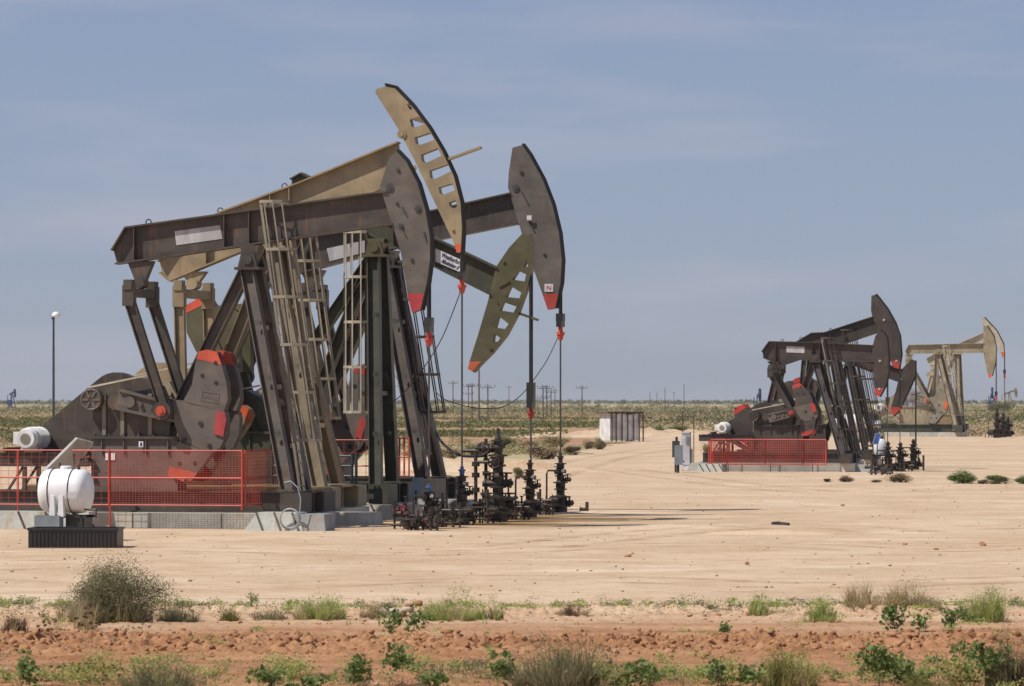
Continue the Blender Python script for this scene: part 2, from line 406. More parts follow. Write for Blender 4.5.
# foreground red soil with furrows and clods
def worley(X, Y, cell, seed):
    rs = np.random.RandomState(seed); JX, JY, JR, JH = rs.rand(64, 64), rs.rand(64, 64), rs.rand(64, 64), rs.rand(64, 64)
    x, y = X / cell, Y / cell; xi, yi = np.floor(x).astype(int), np.floor(y).astype(int); out = np.zeros_like(X)
    for a in (-1, 0, 1):
        for b in (-1, 0, 1):
            cx, cy = xi + a, yi + b; jx, jy, jr, jh = (J[cx % 64, cy % 64] for J in (JX, JY, JR, JH))
            d2 = (x - cx - jx) ** 2 + (y - cy - jy) ** 2; r = .25 + .45 * jr
            out = np.maximum(out, np.sqrt(np.clip(r * r - d2, 0, None)) * (.5 + jh))
    return out * cell
def soil_h(X, Y):
    h = np.zeros_like(X)
    wob = 1.0 * (fbm(X * .35, Y * 0 + 3, 3, 11) - .5)
    Yw = Y + wob
    ridge = np.exp(-((Yw - 56.4) / 1.25) ** 2) * (.65 + .7 * fbm(X * .5 + 20, Y * .3, 3, 71))              # the clodded ridge
    h += .06 * ridge - .10 * np.exp(-((Yw - 52.8) / 1.1) ** 2) + .07 * np.exp(-((Yw - 50.3) / 1.0) ** 2)
    h += .05 * np.exp(-((Yw - 65.6) / .9) ** 2) * (0.4 + 1.2 * fbm(X * .4, Y * .2, 3, 21))
    h += .05 * np.exp(-((Yw - 61.4) / .5) ** 2)
    rough = .25 + 1.25 * ridge + .5 * np.exp(-((Yw - 64.9) / 1.3) ** 2) + .35 * np.exp(-((Yw - 50.6) / .8) ** 2)
    cl = fbm(X * 3.2, Y * 2.2, 4, 31, .6)
    h += rough * .06 * (np.clip(cl - .42, 0, 1)) * 2.0
    wx = X + .05 * (fbm(X * 9, Y * 9, 2, 51) - .5); wy = Y + .05 * (fbm(X * 9 + 7, Y * 9, 2, 52) - .5)
    h += (.18 + .85 * ridge + .45 * np.exp(-((Yw - 65.2) / 1.0) ** 2)) * (worley(wx, wy, .15, 61) * .75 + worley(wx, wy, .075, 62) * .9)
    h += .02 * (fbm(X * 12, Y * 9, 2, 41) - .5) * rough * 2
    fade = np.clip((68.5 - Y) / 2.5, 0, 1)
    return (h + .02) * fade - .03 * (1 - fade)
nx, ny = 760, 640
gx = np.linspace(-12, 12, nx); gy = np.linspace(44, 68.8, ny)
GX, GY = np.meshgrid(gx, gy, indexing='ij'); GZ = soil_h(GX, GY)
V = np.stack([GX, GY, GZ], -1).reshape(-1, 3)
I = np.arange(nx * ny).reshape(nx, ny)
Q = np.stack([I[:-1, :-1], I[1:, :-1], I[1:, 1:], I[:-1, 1:]], -1).reshape(-1, 4)
me = npmesh('ploughed_soil', V, Q, 'soil'); me.polygons.foreach_set('use_smooth', [True] * len(me.polygons))
tag(link('ploughed_soil', me), kind='structure')
m = MB(); m.add([(-60, -50, .0), (60, -50, .0), (60, 62, .0), (-60, 62, .0)], [(0, 1, 2, 3)])
tag(m.build('field_soil', 'soil'), kind='structure')
def hz(x, y):
    if 44 < y < 68.5: return float(soil_h(np.array([x]), np.array([y]))[0])
    return 0.0

ICO_V = []; ICO_F = []
def _ico():
    t = (1 + 5 ** .5) / 2
    v = [(-1, t, 0), (1, t, 0), (-1, -t, 0), (1, -t, 0), (0, -1, t), (0, 1, t), (0, -1, -t), (0, 1, -t), (t, 0, -1), (t, 0, 1), (-t, 0, -1), (-t, 0, 1)]
    v = [Vector(p).normalized() for p in v]
    f = [(0, 11, 5), (0, 5, 1), (0, 1, 7), (0, 7, 10), (0, 10, 11), (1, 5, 9), (5, 11, 4), (11, 10, 2), (10, 7, 6), (7, 1, 8), (3, 9, 4), (3, 4, 2), (3, 2, 6), (3, 6, 8), (3, 8, 9), (4, 9, 5), (2, 4, 11), (6, 2, 10), (8, 6, 7), (9, 8, 1)]
    return np.array(v), np.array(f)
IV, IF = _ico()
def rocks(name, pos, size, mat, seed=0, flat=.75):
    rs = np.random.RandomState(seed); n = len(pos)
    V = IV[None] * (1 + .5 * (rs.rand(n, 12, 1) - .5) * 2) * size[:, None, None]
    V = V * np.stack([rs.uniform(.7, 1.3, n), rs.uniform(.7, 1.3, n), rs.uniform(.55, .95, n) * flat / .75], -1)[:, None]
    V = V + pos[:, None]
    Fc = IF[None] + (np.arange(n) * 12)[:, None, None]
    return npmesh(name, V.reshape(-1, 3), Fc.reshape(-1, 3), mat)
rs = np.random.RandomState(5)
n = 9000
yy = np.where(rs.rand(n) < .7, rs.normal(56.2, 1.0, n), np.where(rs.rand(n) < .5, rs.normal(64.6, 1.3, n), rs.uniform(47, 67, n))); yy = np.clip(yy, 45, 67.5)
xx = rs.uniform(-12, 12, n); sz = .007 + .030 * rs.rand(n) ** 3.5 * (1 + .7 * np.exp(-((yy - 56.5) / 1.6) ** 2))
zz = soil_h(xx, yy) + sz * .35
tag(link('soil_clods', rocks('soil_clods', np.stack([xx, yy, zz], -1), sz, 'clod', 2)), 'loose red soil clods thrown up along the ploughed ridge', 'soil clods', kind='stuff')
n = 9000
yy = 62 + rs.rand(n) ** 1.6 * 180; xx = rs.uniform(-.14, .14, n) * yy; sz = .006 + .030 * rs.rand(n) ** 9
tag(link('pad_gravel', rocks('pad_gravel', np.stack([xx, yy, sz * .3], -1), sz, 'pebble', 3)), 'small stones and dirt lumps scattered over the pale pad', 'gravel', kind='stuff')

def rutmat():
    m, nt, b = newmat('wheel_rut'); v = nt.nodes.new('ShaderNodeTexCoord').outputs['Object']
    nt.links.new(mixc(nt, noise(nt, v, (1, 1, 1), 3, 5, .7, .4, .6), (.36, .22, .115), (.50, .34, .20)), b.inputs['Base Color']); b.inputs['Roughness'].default_value = 1
    t = nt.nodes.new('ShaderNodeBsdfTransparent'); ms = nt.nodes.new('ShaderNodeMixShader')
    nt.links.new(mul(nt, noise(nt, v, (.45, 1.4, 1), 1, 8, .75, .46, .62), .55), ms.inputs[0]); nt.links.new(t.outputs[0], ms.inputs[1]); nt.links.new(b.outputs[0], ms.inputs[2])
    nt.links.new(ms.outputs[0], nt.nodes['Material Output'].inputs['Surface']); return m
MT['rut'] = rutmat()
def rut(pts, wd, gap=1.9):
    P = [Vector((*G(*p), 0)) for p in pts]; out = []
    for i in range(len(P) - 1):
        p0 = P[max(i - 1, 0)]; p1, p2 = P[i], P[i + 1]; p3 = P[min(i + 2, len(P) - 1)]
        for k in range(10):
            t = k / 10; out.append(.5 * ((2 * p1) + (p2 - p0) * t + (2 * p0 - 5 * p1 + 4 * p2 - p3) * t * t + (3 * p1 - p0 - 3 * p2 + p3) * t ** 3))
    out.append(P[-1])
    for o in (0, gap):
        V = []; Fq = []
        for i, p in enumerate(out):
            a = (out[min(i + 1, len(out) - 1)] - out[max(i - 1, 0)]).normalized(); n_ = Vector((-a.y, a.x, 0))
            V += [tuple(p + n_ * (o - wd / 2) + Vector((0, 0, .008 + rut.z))), tuple(p + n_ * (o + wd / 2) + Vector((0, 0, .008 + rut.z)))]
        for i in range(len(out) - 1): Fq.append((2 * i, 2 * i + 2, 2 * i + 3, 2 * i + 1))
        me = bpy.data.meshes.new('wheel_track'); me.from_pydata(V, [], Fq); me.materials.append(MT['rut']); tag(link('wheel_track', me), kind='structure'); rut.z += .004
rut.z = 0
rut([(-80, 556), (150, 551), (420, 556), (700, 546), (900, 552), (1100, 548)], .45)
rut([(-60, 585), (240, 590), (520, 580), (800, 588), (1100, 580)], .40)
rut([(560, 548), (700, 533), (800, 528), (900, 534), (1100, 530)], .5)
rut([(600, 470), (760, 490), (900, 492), (1100, 486)], .5)
rut([(560, 478), (640, 455), (720, 447), (900, 446), (1080, 450)], .6, 2.2)
# low spoil ridges on the pad
def ridge(name, px, py, Lm, wd, ht, mat='pad', seed=0, rot=0):
    x0, y0 = G(px, py); n = 46; k = 14
    gx = np.linspace(-Lm / 2, Lm / 2, n); gy = np.linspace(-wd / 2, wd / 2, k); X, Y = np.meshgrid(gx, gy, indexing='ij')
    e = np.clip(1 - (2 * X / Lm) ** 2, 0, 1) * np.clip(1 - (2 * Y / wd) ** 2, 0, 1)
    Z = ht * e * (.2 + 1.6 * fbm(X * 1.1 + 50, Y * 1.6 + 50, 4, seed, .6)) - .01
    I = np.arange(n * k).reshape(n, k)
    me = npmesh(name, np.stack([X + x0, Y + y0, Z], -1).reshape(-1, 3), np.stack([I[:-1, :-1], I[1:, :-1], I[1:, 1:], I[:-1, 1:]], -1).reshape(-1, 4), mat)
    tag(link(name, me), kind='structure')
ridge('dirt_ridge', 770, 534, 3.6, 1.3, .10, 'soil', 1)
ridge('dirt_ridge', 600, 513, 5.2, 1.6, .06, 'soil', 2)
ridge('dirt_ridge', 462, 471, 13, 5, .55, 'pad', 3)
ridge('dirt_ridge', 690, 528, 5, 1.2, .05, 'pad', 4)
ridge('dirt_ridge', 640, 437, 26, 14, .6, 'pad', 5)
ridge('dirt_ridge', 900, 524, 5, 1.2, .05, 'pad', 6)

# =================================================================== PUMPJACKS
TH = R(13); CT, ST = math.cos(TH), math.sin(TH)
class Fr:                                     # a machine's own upright frame
    def __init__(s, px, Y, th=TH):
        s.th = th; s.c, s.s = math.cos(th), math.sin(th); s.Y = Y; s.X = (px - 512) / F * Y
        s.k = F / Y                            # pixels per metre
    def p(s, px, py, ly=0.0):
        dx = (px - 512) / F; dz = (HZ - py) / F
        Y = (ly + s.X * s.s + s.Y * s.c) / (dx * s.s + s.c)
        return ((Y * dx - s.X) * s.c - (Y - s.Y) * s.s, CH + dz * Y)
    def q(s, pts, ly=0.0): return [s.p(a, b, ly) for a, b in pts]
def clip(poly, t, keep_below=True):           # keep the part of a pixel polygon with y > t
    out = []; n = len(poly)
    for i in range(n):
        a, b = poly[i], poly[(i + 1) % n]; ia, ib = a[1] > t, b[1] > t
        if ia: out.append(a)
        if ia != ib:
            k = (t - a[1]) / (b[1] - a[1]); out.append((a[0] + (b[0] - a[0]) * k, t))
    return out
piece_cache = {}
def piece(key, mk, name, mat, parent, loc=None, rot=None):
    k = (key, mat)
    if k not in piece_cache:
        me = mk().mesh(name); me.materials.append(MT[mat]); piece_cache[k] = me
    return link(name, piece_cache[k], parent, loc, rot)

def ladder(parent, fr, top, bot, cage_bot_y, mat, mat_hoop, flip=1, step=1.0, dia=.72, detail=True):
    (x1, z1), (x0, z0) = fr.p(*top), fr.p(*bot)
    sx = (x1 - x0) / (z1 - z0); wy = .21
    m = MB()
    for s in (-1, 1): m.bar((x0, s * wy, z0), (x1, s * wy, z1), .06, .065)
    lad = m.build('ladder', mat, parent)
    n = int((z1 - z0) / .3)
    for i in range(n):
        z = z0 + .15 + i * .3
        piece('rung', lambda: MB().tube((0, -.2, 0), (0, .2, 0), .014, 5), 'rung', mat, lad, (x0 + (z - z0) * sx, 0, z))
    zc = fr.p(bot[0], cage_bot_y)[1]
    ang = [(-.02, -.24), (.12, -.34), (.36, -.38), (.58, -.28), (.70, 0), (.58, .28), (.36, .38), (.12, .34), (-.02, .24)]
    k = dia / .70
    def hoop():
        m = MB(); P = [(flip * a * k, b, 0) for a, b in ang]
        for a, b in zip(P[:-1], P[1:]): m.bar(a, b, .075, .014, (0, 0, 1))
        return m
    nh = max(2, int(round((z1 - zc) / step)))
    for i in range(nh + 1):
        z = zc + (z1 - zc) * i / nh
        piece(('hoop', flip, dia), hoop, 'hoop', mat_hoop, lad, (x0 + (z - z0) * sx, 0, z))
    for a, b in ang[1:-1]:
        MB().bar((x0 + (zc - z0) * sx + flip * a * k * .97, b * .97, zc), (x1 + flip * a * k * .97, b * .97, z1), .034, .034).build('cage_bar', mat_hoop, lad)
    return lad

# counterweight outlines in the crank's own frame: x along the crank from the shaft (m), z across it
_WU = [(203, 352), (212, 350.3), (222, 353), (227, 366), (232, 385), (233, 400), (229, 411.5), (193, 404.5), (187, 401), (196, 385), (199, 365)]
_WC = [(176, 400), (187, 401.5), (230, 412), (232, 420), (231, 436), (225, 448), (216, 453), (184, 443), (178, 425)]
_WL = [(184, 440), (216, 453.5), (206, 467), (196, 480.5), (188, 482), (171, 476), (174, 460), (179, 446)]
def to_crank(pts, sh=(130.5, 402.5), ang=-13.0, k=38.6):
    a = R(ang); o = []
    for x, y in pts:
        dx, dz = (x - sh[0]) / k, -(y - sh[1]) / k
        o.append((dx * math.cos(a) + dz * math.sin(a), -dx * math.sin(a) + dz * math.cos(a)))
    return o
CW_U, CW_C, CW_L = to_crank(_WU), to_crank(_WC), to_crank(_WL)

def pumpjack(cfg):
    fr = Fr(cfg['saddle'][0], cfg['Y'], cfg.get('th', TH)); S = cfg.get('s', 1.0)
    T = thing('pumpjack', cfg['label'], 'pumpjack', (fr.X, fr.Y, 0), -fr.th, cfg['group'])
    M1, M2 = cfg['mat'], cfg.get('mat2', cfg['mat'])
    sx, sz = fr.p(*cfg['saddle'])
    # --- walking beam: web, flanges, stiffeners
    top, bot = fr.q(cfg['top']), fr.q(cfg['bot'])
    fw = .20 * S
    m = MB().prism(top + bot[::-1], -.02, .02)
    m.strip(top, -fw, fw, .045); m.strip(bot[::-1], -fw, fw, .045)
    beam = m.build('walking_beam', M1, T)
    def zi(pl, x):
        for a, b in zip(pl[:-1], pl[1:]):
            if min(a[0], b[0]) - 1e-6 <= x <= max(a[0], b[0]) + 1e-6 and abs(a[0] - b[0]) > 1e-6: return a[1] + (b[1] - a[1]) * (x - a[0]) / (b[0] - a[0])
        return pl[0][1]
    for t in cfg.get('stiff', (.12, .45, .52)):
        xx = top[0][0] + (top[-1][0] - top[0][0]) * t
        za, zb = zi(bot, xx) + .02, zi(top, xx) - .0
        MB().box(xx - .012, xx + .012, -fw * .92, -.022, za, zb).build('stiffener', M1, beam)
        MB().box(xx - .012, xx + .012, .022, fw * .92, za, zb).build('stiffener', M1, beam)
        if t < .5:
            m = MB(); m.ring((xx + .35 * S, 0, zi(top, xx + .35 * S) + .09 * S), .075 * S, .016, 'y', 8); m.build('lifting_eye', 'rod', beam)
    if 'plate' in cfg:
        pl = MB().prism(fr.q(cfg['plate'], -fw), -.034, -.022).build('name_plate', 'label', beam)
        cfg['_plate'] = pl
    # --- horse head
    hw = .15 * S
    hd = cfg['head']; outl = hd['outline']; fa, fb = hd['front']          # indices of the front arc
    Q = lambda pts: fr.q(pts, -hw)
    holes = [Q(h) for h in hd.get('holes', [])]
    m = MB()
    po = Q(outl)
    m.prism(po, -hw, -hw + .035, holes); m.prism(po, hw - .035, hw, holes)
    front = [po[i] for i in range(fa, fb + 1)]
    back = [po[i % len(po)] for i in range(fb, len(po) + fa + 1)]
    if not holes:
        m.strip(front, -hw + .037, hw - .037, -.03)
    m.strip(back, -hw + .037, hw - .037, -.03)
    head = m.build('horse_head', hd.get('mat', M1), T)
    m = MB(); m.strip(front, -hw - .005, hw + .005, .045); m.build('arc_plate', hd.get('rim', 'arc'), head)
    if holes:                                # inner liners of the windows
        m = MB()
        for h in holes: m.strip(h + [h[0]], -hw + .04, hw - .04, .03)
        m.build('window_liner', hd.get('mat', M1), head)
    tip = Q(clip(outl, hd['tip']))
    if len(tip) > 2:
        MB().prism(tip, -hw - .008, -hw - .002).build('painted_tip', hd['tipmat'], head); MB().prism(tip, hw + .002, hw + .008).build('painted_tip', hd['tipmat'], head)
    for (a, b, r) in hd.get('bolts', []):
        x, z = fr.p(a, b, -hw); MB().tube((x, -hw - .03, z), (x, -hw + .0, z), r, 8).tube((x, -hw - .05, z), (x, -hw - .03, z), r * .5, 6).build('bolt', hd.get('boltmat', 'rod'), head)
    for (a, b, c, d) in hd.get('pegs', []):
        p0 = fr.p(a, b, -hw); p1 = fr.p(c, d, -hw)
        MB().bar((p0[0], -hw - .02, p0[1]), (p1[0], -hw - .02, p1[1]), .035, .035).build('bracket', hd.get('boltmat', 'rod'), head)
    if 'catch' in hd:
        (a, b, c, d) = hd['catch']; p0, p1 = fr.p(a, b), fr.p(c, d)
        MB().bar((p0[0], 0, p0[1]), (p1[0], 0, p1[1]), .24, .06).build('catch_bar', hd.get('mat', M1), head)
    # --- bridle, carrier bar, polished rod
    cx_px, carr_y, well_y = cfg['cable']
    pts = [p for p in outl[fa:fb + 1]]
    im = max(range(len(pts)), key=lambda i: pts[i][0]); arc = fr.q(pts[:im + 1])
    off = .05 * S; P = []
    for i, a in enumerate(arc):
        a0 = Vector(arc[max(0, i - 1)]); a1 = Vector(arc[min(len(arc) - 1, i + 1)]); t = (a1 - a0).normalized(); P.append((a[0] - (-t.y) * 0 + t.y * -off, a[1] + t.x * off))
    xc, zc = fr.p(cx_px, carr_y); zw = fr.p(cx_px, well_y)[1]
    P = [(min(p[0], xc), p[1]) for p in P]
    m = MB(); rr = cfg.get('rope', .034)
    for s in (-1, 1):
        m.sweep([(p[0], s * .10 * S, p[1]) for p in P] + [(xc, s * .10 * S, P[-1][1] - .12), (xc, s * .10 * S, zc)], rr, 5)
    m.build('bridle', 'cable', T)
    car = MB().box(xc - .075 * S, xc + .075 * S, -.22 * S, .22 * S, zc - .16 * S, zc).box(xc - .10 * S, xc + .10 * S, -.14 * S, .14 * S, zc + .002, zc + cfg.get('carh', .22)).build('carrier_bar', cfg.get('carmat', 'black'), T)
    ks = cfg.get('clamp', 1.0) * S
    m = MB().tube((xc, 0, zc - .30 * ks), (xc, 0, zc - .16 * S), .065 * ks, 8).tube((xc, 0, zc - .37 * ks), (xc, 0, zc - .30 * ks), .12 * ks, 8).tube((xc, 0, zc - .52 * ks), (xc, 0, zc - .37 * ks), .06 * ks, 8, .10 * ks)
    m.build('rod_clamp', cfg.get('clampmat', 'orangered'), car)
    MB().tube((xc, 0, zw), (xc, 0, zc - .5 * ks), cfg.get('rodr', .027), 6).build('polished_rod', 'rod', T)
    # --- samson post
    tp = (sx, sz - .30 * S); dn = cfg['legs']; lw = .34 * S; ly = cfg.get('spread', 1.3 * S)
    topx = cfg.get('topx', .12 * S)
    if True:
        for s, b in ((-1, dn['near']), (1, dn['far'])):
            bx, bz = fr.p(b[0], b[1], s * ly)
            m = MB().hbeam((bx, s * ly, bz), (sx + topx * s * .5, s * .22 * S, tp[1]), lw, .30 * S, .03)
            leg = m.build('leg', cfg.get('legmat', 'leg' if M1 == 'brown' else M1), T)
            MB().box(bx - lw * .7, bx + lw * .7, s * ly - .25 * S, s * ly + .25 * S, bz - .05, bz + .02).build('foot_plate', cfg.get('legmat', 'leg' if M1 == 'brown' else M1), leg)
            for t in (.25, .5, .75):        # gusset tabs up the leg
                q0 = Vector((bx, s * ly - .17 * S, bz)).lerp(Vector((sx, s * .22 * S - .17 * S, tp[1])), t)
                MB().box(q0.x - .05, q0.x + .09, q0.y - .02, q0.y + .02, q0.z - .06, q0.z + .06).build('lug', cfg.get('legmat', 'leg' if M1 == 'brown' else M1), leg)
        for r_ in dn['rear']:
            bx, bz = fr.p(r_[0], r_[1], r_[2]);
            MB().hbeam((bx, r_[2], bz), (sx - .14 * S, r_[2] * .12, tp[1]), lw * .92, .28 * S, .03).build('rear_leg', cfg.get('legmat', 'leg' if M1 == 'brown' else M1), T)
        for t in cfg.get('brace', (.42,)):
            nb = fr.p(*dn['near'], -ly); fb_ = fr.p(*dn['far'], ly)
            a = Vector((nb[0], -ly, nb[1])).lerp(Vector((sx, -.22, tp[1])), t); b = Vector((fb_[0], ly, fb_[1])).lerp(Vector((sx, .22, tp[1])), t)
            MB().bar(a, b, .12, .12, (0, 0, 1)).build('cross_brace', cfg.get('legmat', 'leg' if M1 == 'brown' else M1), T)
    m = MB().box(sx - .34 * S, sx + .34 * S, -.48 * S, .48 * S, sz - .34 * S, sz - .27 * S)
    zb_ = zi(bot, sx) - .05
    m.prism([(sx - .13 * S, sz - .18 * S), (sx + .13 * S, sz - .18 * S), (sx + .26 * S, zb_), (sx - .26 * S, zb_)], -.26 * S, .26 * S)
    for s in (-1, 1):
        m.prism([(sx - .26 * S, sz - .268 * S), (sx + .26 * S, sz - .268 * S), (sx + .17 * S, sz + .08 * S), (sx - .17 * S, sz + .08 * S)], s * .36 * S - .07, s * .36 * S + .07)
        m.tube((sx, s * .36 * S - .12 * S, sz - .08 * S), (sx, s * .36 * S + .12 * S, sz - .08 * S), .13 * S, 12)
    m.build('saddle_bearing', cfg.get('saddlemat', M1), T)
    # --- tail bearing, equaliser, pitmans
    tx, tz = fr.p(*cfg['tail']); py_ = cfg.get('pity', .98 * S)
    bt = max(.25 * S, zi(bot, tx) - .04 - tz)
    m = MB().prism([(tx - .34 * S, tz + bt), (tx + .36 * S, tz + bt), (tx + .12 * S, tz), (tx - .10 * S, tz)], -.13 * S, .13 * S)
    m.tube((tx, -.22 * S, tz), (tx, .22 * S, tz), .15 * S, 12); m.build('tail_bearing', M1, T)
    eq = MB().box(tx - .16 * S, tx + .13 * S, -py_ - .10 * S, py_ + .10 * S, tz - .38 * S, tz - .16 * S)
    for s in (-1, 1):
        eq.box(tx - .15 * S, tx + .15 * S, s * py_ - .13 * S, s * py_ + .13 * S, tz - .62 * S, tz - .08 * S)
    eq = eq.build('equaliser', M2, T)
    ca = R(cfg['crank_ang']); shx, shz = fr.p(*cfg['shaft']); pr = cfg.get('pin_r', 1.02 * S)
    pinx, pinz = shx + pr * math.cos(ca), shz + pr * math.sin(ca)
    for s in (-1, 1):
        m = MB().hbeam((pinx, s * py_, pinz + .12 * S), (tx, s * py_, tz - .45 * S), .27 * S, .18 * S, .03)
        m.tube((pinx, s * (py_ - .12 * S), pinz), (pinx, s * (py_ + .14 * S), pinz), .24 * S, 14)
        pit = m.build('pitman_arm', cfg.get('pitmat', M1), T)
        MB().box(tx - .11 * S, tx + .11 * S, s * py_ - .16 * S, s * py_ + .16 * S, tz - .20 * S, tz + .06 * S).build('pitman_pin', M1, pit)
        mm = MB().tube((pinx, s * (py_ + .145 * S), pinz), (pinx, s * (py_ + .22 * S), pinz), .135 * S, 12)
        mm.tube((pinx, s * (py_ + .221 * S), pinz), (pinx, s * (py_ + .26 * S), pinz), .07 * S, 8)
        mm.build('wrist_pin_cap', cfg.get('pinmat', 'orangered'), pit)
    # --- cranks and counterweights
    k = cfg.get('wk', S); wz = cfg.get('wz', 1.0); cM = cfg.get('crankmat', M1); wM = cfg.get('weightmat', 'brown_light')
    def CR(pts): return [(shx + (x * math.cos(ca) - z * math.sin(ca)) * k, shz + (x * math.sin(ca) + z * math.cos(ca)) * k) for x, z in pts]
    CRC = CR
    def CW(pts): return CRC([(x, z * wz) for x, z in pts])
    for s in (-1, 1):
        yc = s * (py_ - .42 * S)
        m = MB().prism(CR([(-.36, .20), (-.30, .27), (1.75, .22), (1.75, -.22), (-.30, -.27), (-.36, -.20)]), yc - .09 * S, yc + .09 * S)
        m.prism(CR([(-.36, .20), (-.30, .28), (1.7, .23), (1.7, .17), (-.30, .2)]), yc - .16 * S, yc - .092 * S)
        m.prism(CR([(-.36, -.20), (-.30, -.28), (1.7, -.23), (1.7, -.17), (-.30, -.2)]), yc - .16 * S, yc - .092 * S)
        m.tube((shx, yc - .17 * S, shz), (shx, yc + .17 * S, shz), .15 * S, 12)
        for h in (.55, .85):
            hx, hz_ = CR([(h - .25, 0)])[0]; m.tube((hx, yc - .165 * S, hz_), (hx, yc - .095 * S, hz_), .055 * S, 8)
        cr = m.build('crank', cM, T)
        y0, y1 = yc - .17 * S, yc + .17 * S
        cw = cfg.get('cw')
        if cw:
            a0, a1 = cw['to']
            for PLp, tipp in cw['polys']:
                pp = [((x - a0) / fr.k, -(y - a1) / fr.k) for x, y in PLp]; wo = MB().prism([(shx + x, shz + z) for x, z in pp], y0, y1).build('counterweight', wM, cr)
                if tipp: MB().prism([(shx + (x - a0) / fr.k, shz - (y - a1) / fr.k) for x, y in tipp], y0 - .008, y1 + .008).build('painted_tip', cfg.get('wtip', 'orangered'), wo)
            continue
        for wi, (poly, nm) in enumerate(((CW_U, 'counterweight'), (CW_C, 'weight_plate'), (CW_L, 'counterweight'))):
            inset = .0 if wi != 1 else -.05 * S
            PL = CW(poly)
            m = MB().prism(PL, y0 - (inset if s > 0 else 0), y1 + (inset if s < 0 else 0) * 0)
            wo = m.build(nm, wM if wi != 1 else cfg.get('platemat', cM), cr)
            if wi != 1:                      # painted tip + lifting holes
                tp_ = [p for p in poly]; sg = 1 if wi == 0 else -1
                lim = max(sg * p[1] for p in tp_) - .30
                o2 = []
                for i in range(len(tp_)):
                    a, b = tp_[i], tp_[(i + 1) % len(tp_)]; ia, ib = sg * a[1] > lim, sg * b[1] > lim
                    if ia: o2.append(a)
                    if ia != ib:
                        t = (sg * lim - a[1]) / (b[1] - a[1]); o2.append((a[0] + (b[0] - a[0]) * t, sg * lim))
                MB().prism(CW(o2), y0 - .006, y1 + .006).build('painted_tip', cfg.get('wtip', 'orangered'), wo)
                cx_ = sum(p[0] for p in poly) / len(poly); cz_ = sum(p[1] for p in poly) / len(poly)
                for dx, dz in ((.12, .45), (-.15, .05), (.25, -.05)):
                    hx, hz_ = CW([(cx_ + dx, cz_ + dz * sg)])[0]; ys = y0 if s < 0 else y1
                    MB().tube((hx, ys - .012, hz_), (hx, ys + .012, hz_), .055 * S, 8).build('lifting_hole', 'black', wo)
            else:
                e = [p for p in poly]
                band = [(2.42, .28), (2.60, .36), (2.63, .0), (2.58, -.28), (2.40, -.34), (2.45, -.03)]
                band = to_crank([(222, 411), (230.5, 413), (232, 420), (229, 437), (219.5, 434)])
                MB().prism(CW(band), y0 - .056 if s < 0 else y1, y0 - .0 if s < 0 else y1 + .012).build('painted_band', cfg.get('wband', 'crimson'), wo)
                for a_, b_ in ((205, 424), (188, 440), (214, 446)):
                    hx, hz_ = CW(to_crank([(a_, b_)]))[0]; ys = y0 if s < 0 else y1
                    MB().tube((hx, ys - .03, hz_), (hx, ys + .03, hz_), .06 * S, 8).build('weight_bolt', 'black', wo)
    # --- gear reducer on its pedestal
    gM = cfg.get('gearmat', M1); gy = py_ - .64 * S; ped = cfg.get('ped_z', 2.36 * S); skz = cfg.get('skid_z', .95 * S)
    px0, px1 = shx - 1.15 * S, shx + 1.05 * S
    m = MB().prism([(px0 + .1, ped), (px1 - .1, ped), (px1 - .05, ped + .45 * S), (shx + .62 * S, shz + .42 * S), (shx + .2 * S, shz + .62 * S), (shx - .45 * S, shz + .62 * S), (px0 + .05, shz + .30 * S), (px0 + .02, ped + .5 * S)], -gy, gy)
    gb = m.build('gear_reducer', gM, T)
    for x in (px0 + .35 * S, px0 + .85 * S, px1 - .6 * S): MB().box(x - .05 * S, x + .05 * S, -gy - .06, gy + .06, ped + .02, shz + .22 * S).build('gearbox_rib', 'greytan' if M1 == 'brown' else gM, gb)
    m = MB().box(px0 - .05, px1 + .25 * S, -gy - .14, gy + .14, ped - .07, ped)
    for i in range(6):
        x = px0 + .1 + i * (px1 - px0) / 5.5; m.box(x - .03, x + .03, -gy - .12, -gy - .06, ped, ped + .07)
    m.build('bolted_flange', M1, T)
    m = MB().box(px0, px1 + .15 * S, -gy - .05, gy + .05, skz, ped - .072)
    for x in np.linspace(px0 + .3, px1 - .1, 4): m.box(x - .015, x + .015, -gy - .11, -gy - .052, ped - .45 * S, ped - .072)
    m.build('pedestal', cfg.get('pedmat', M1), T)
    # brake drum and small sheave on the near side
    bx = shx - 1.08 * S; m = MB().tube((bx, -gy - .28, shz + .06), (bx, -gy - .04, shz + .06), .29 * S, 18)
    dr = m.build('brake_drum', M1, gb, True)
    for i in range(6):
        t = i * math.pi / 3; m = MB().bar((bx + .07 * math.cos(t), -gy - .292, shz + .06 + .07 * math.sin(t)), (bx + .24 * S * math.cos(t), -gy - .292, shz + .06 + .24 * S * math.sin(t)), .02, .055); m.build('spoke', 'brown_light' if M1 == 'brown' else M1, dr)
    m = MB().ring((bx, -gy - .28, shz + .06), .26 * S, .03, 'y', 16); m.build('drum_rim', 'brown_light' if M1 == 'brown' else M1, dr)
    m = MB().tube((bx + .62 * S, -gy - .2, shz), (bx + .62 * S, -gy - .03, shz), .20 * S, 14); m.build('bearing_cap', gM, gb, True)
    m = MB().bar((bx - .1, -gy - .18, shz + .38 * S), (bx + 1.75 * S, -gy - .18, shz + .74 * S), .04, .045); m.build('brake_rod', 'cream', T)
    # --- belt guard (far side)
    yg = gy + .10
    gxs, gzs = shx - .75 * S, shz + .02; r = .76 * S; pts = []
    mx_ = gxs - 2.10 * S; mc = skz + 1.36 * S
    for a in range(132, -60, -12): pts.append((gxs + r * math.cos(R(a)), gzs + r * math.sin(R(a))))
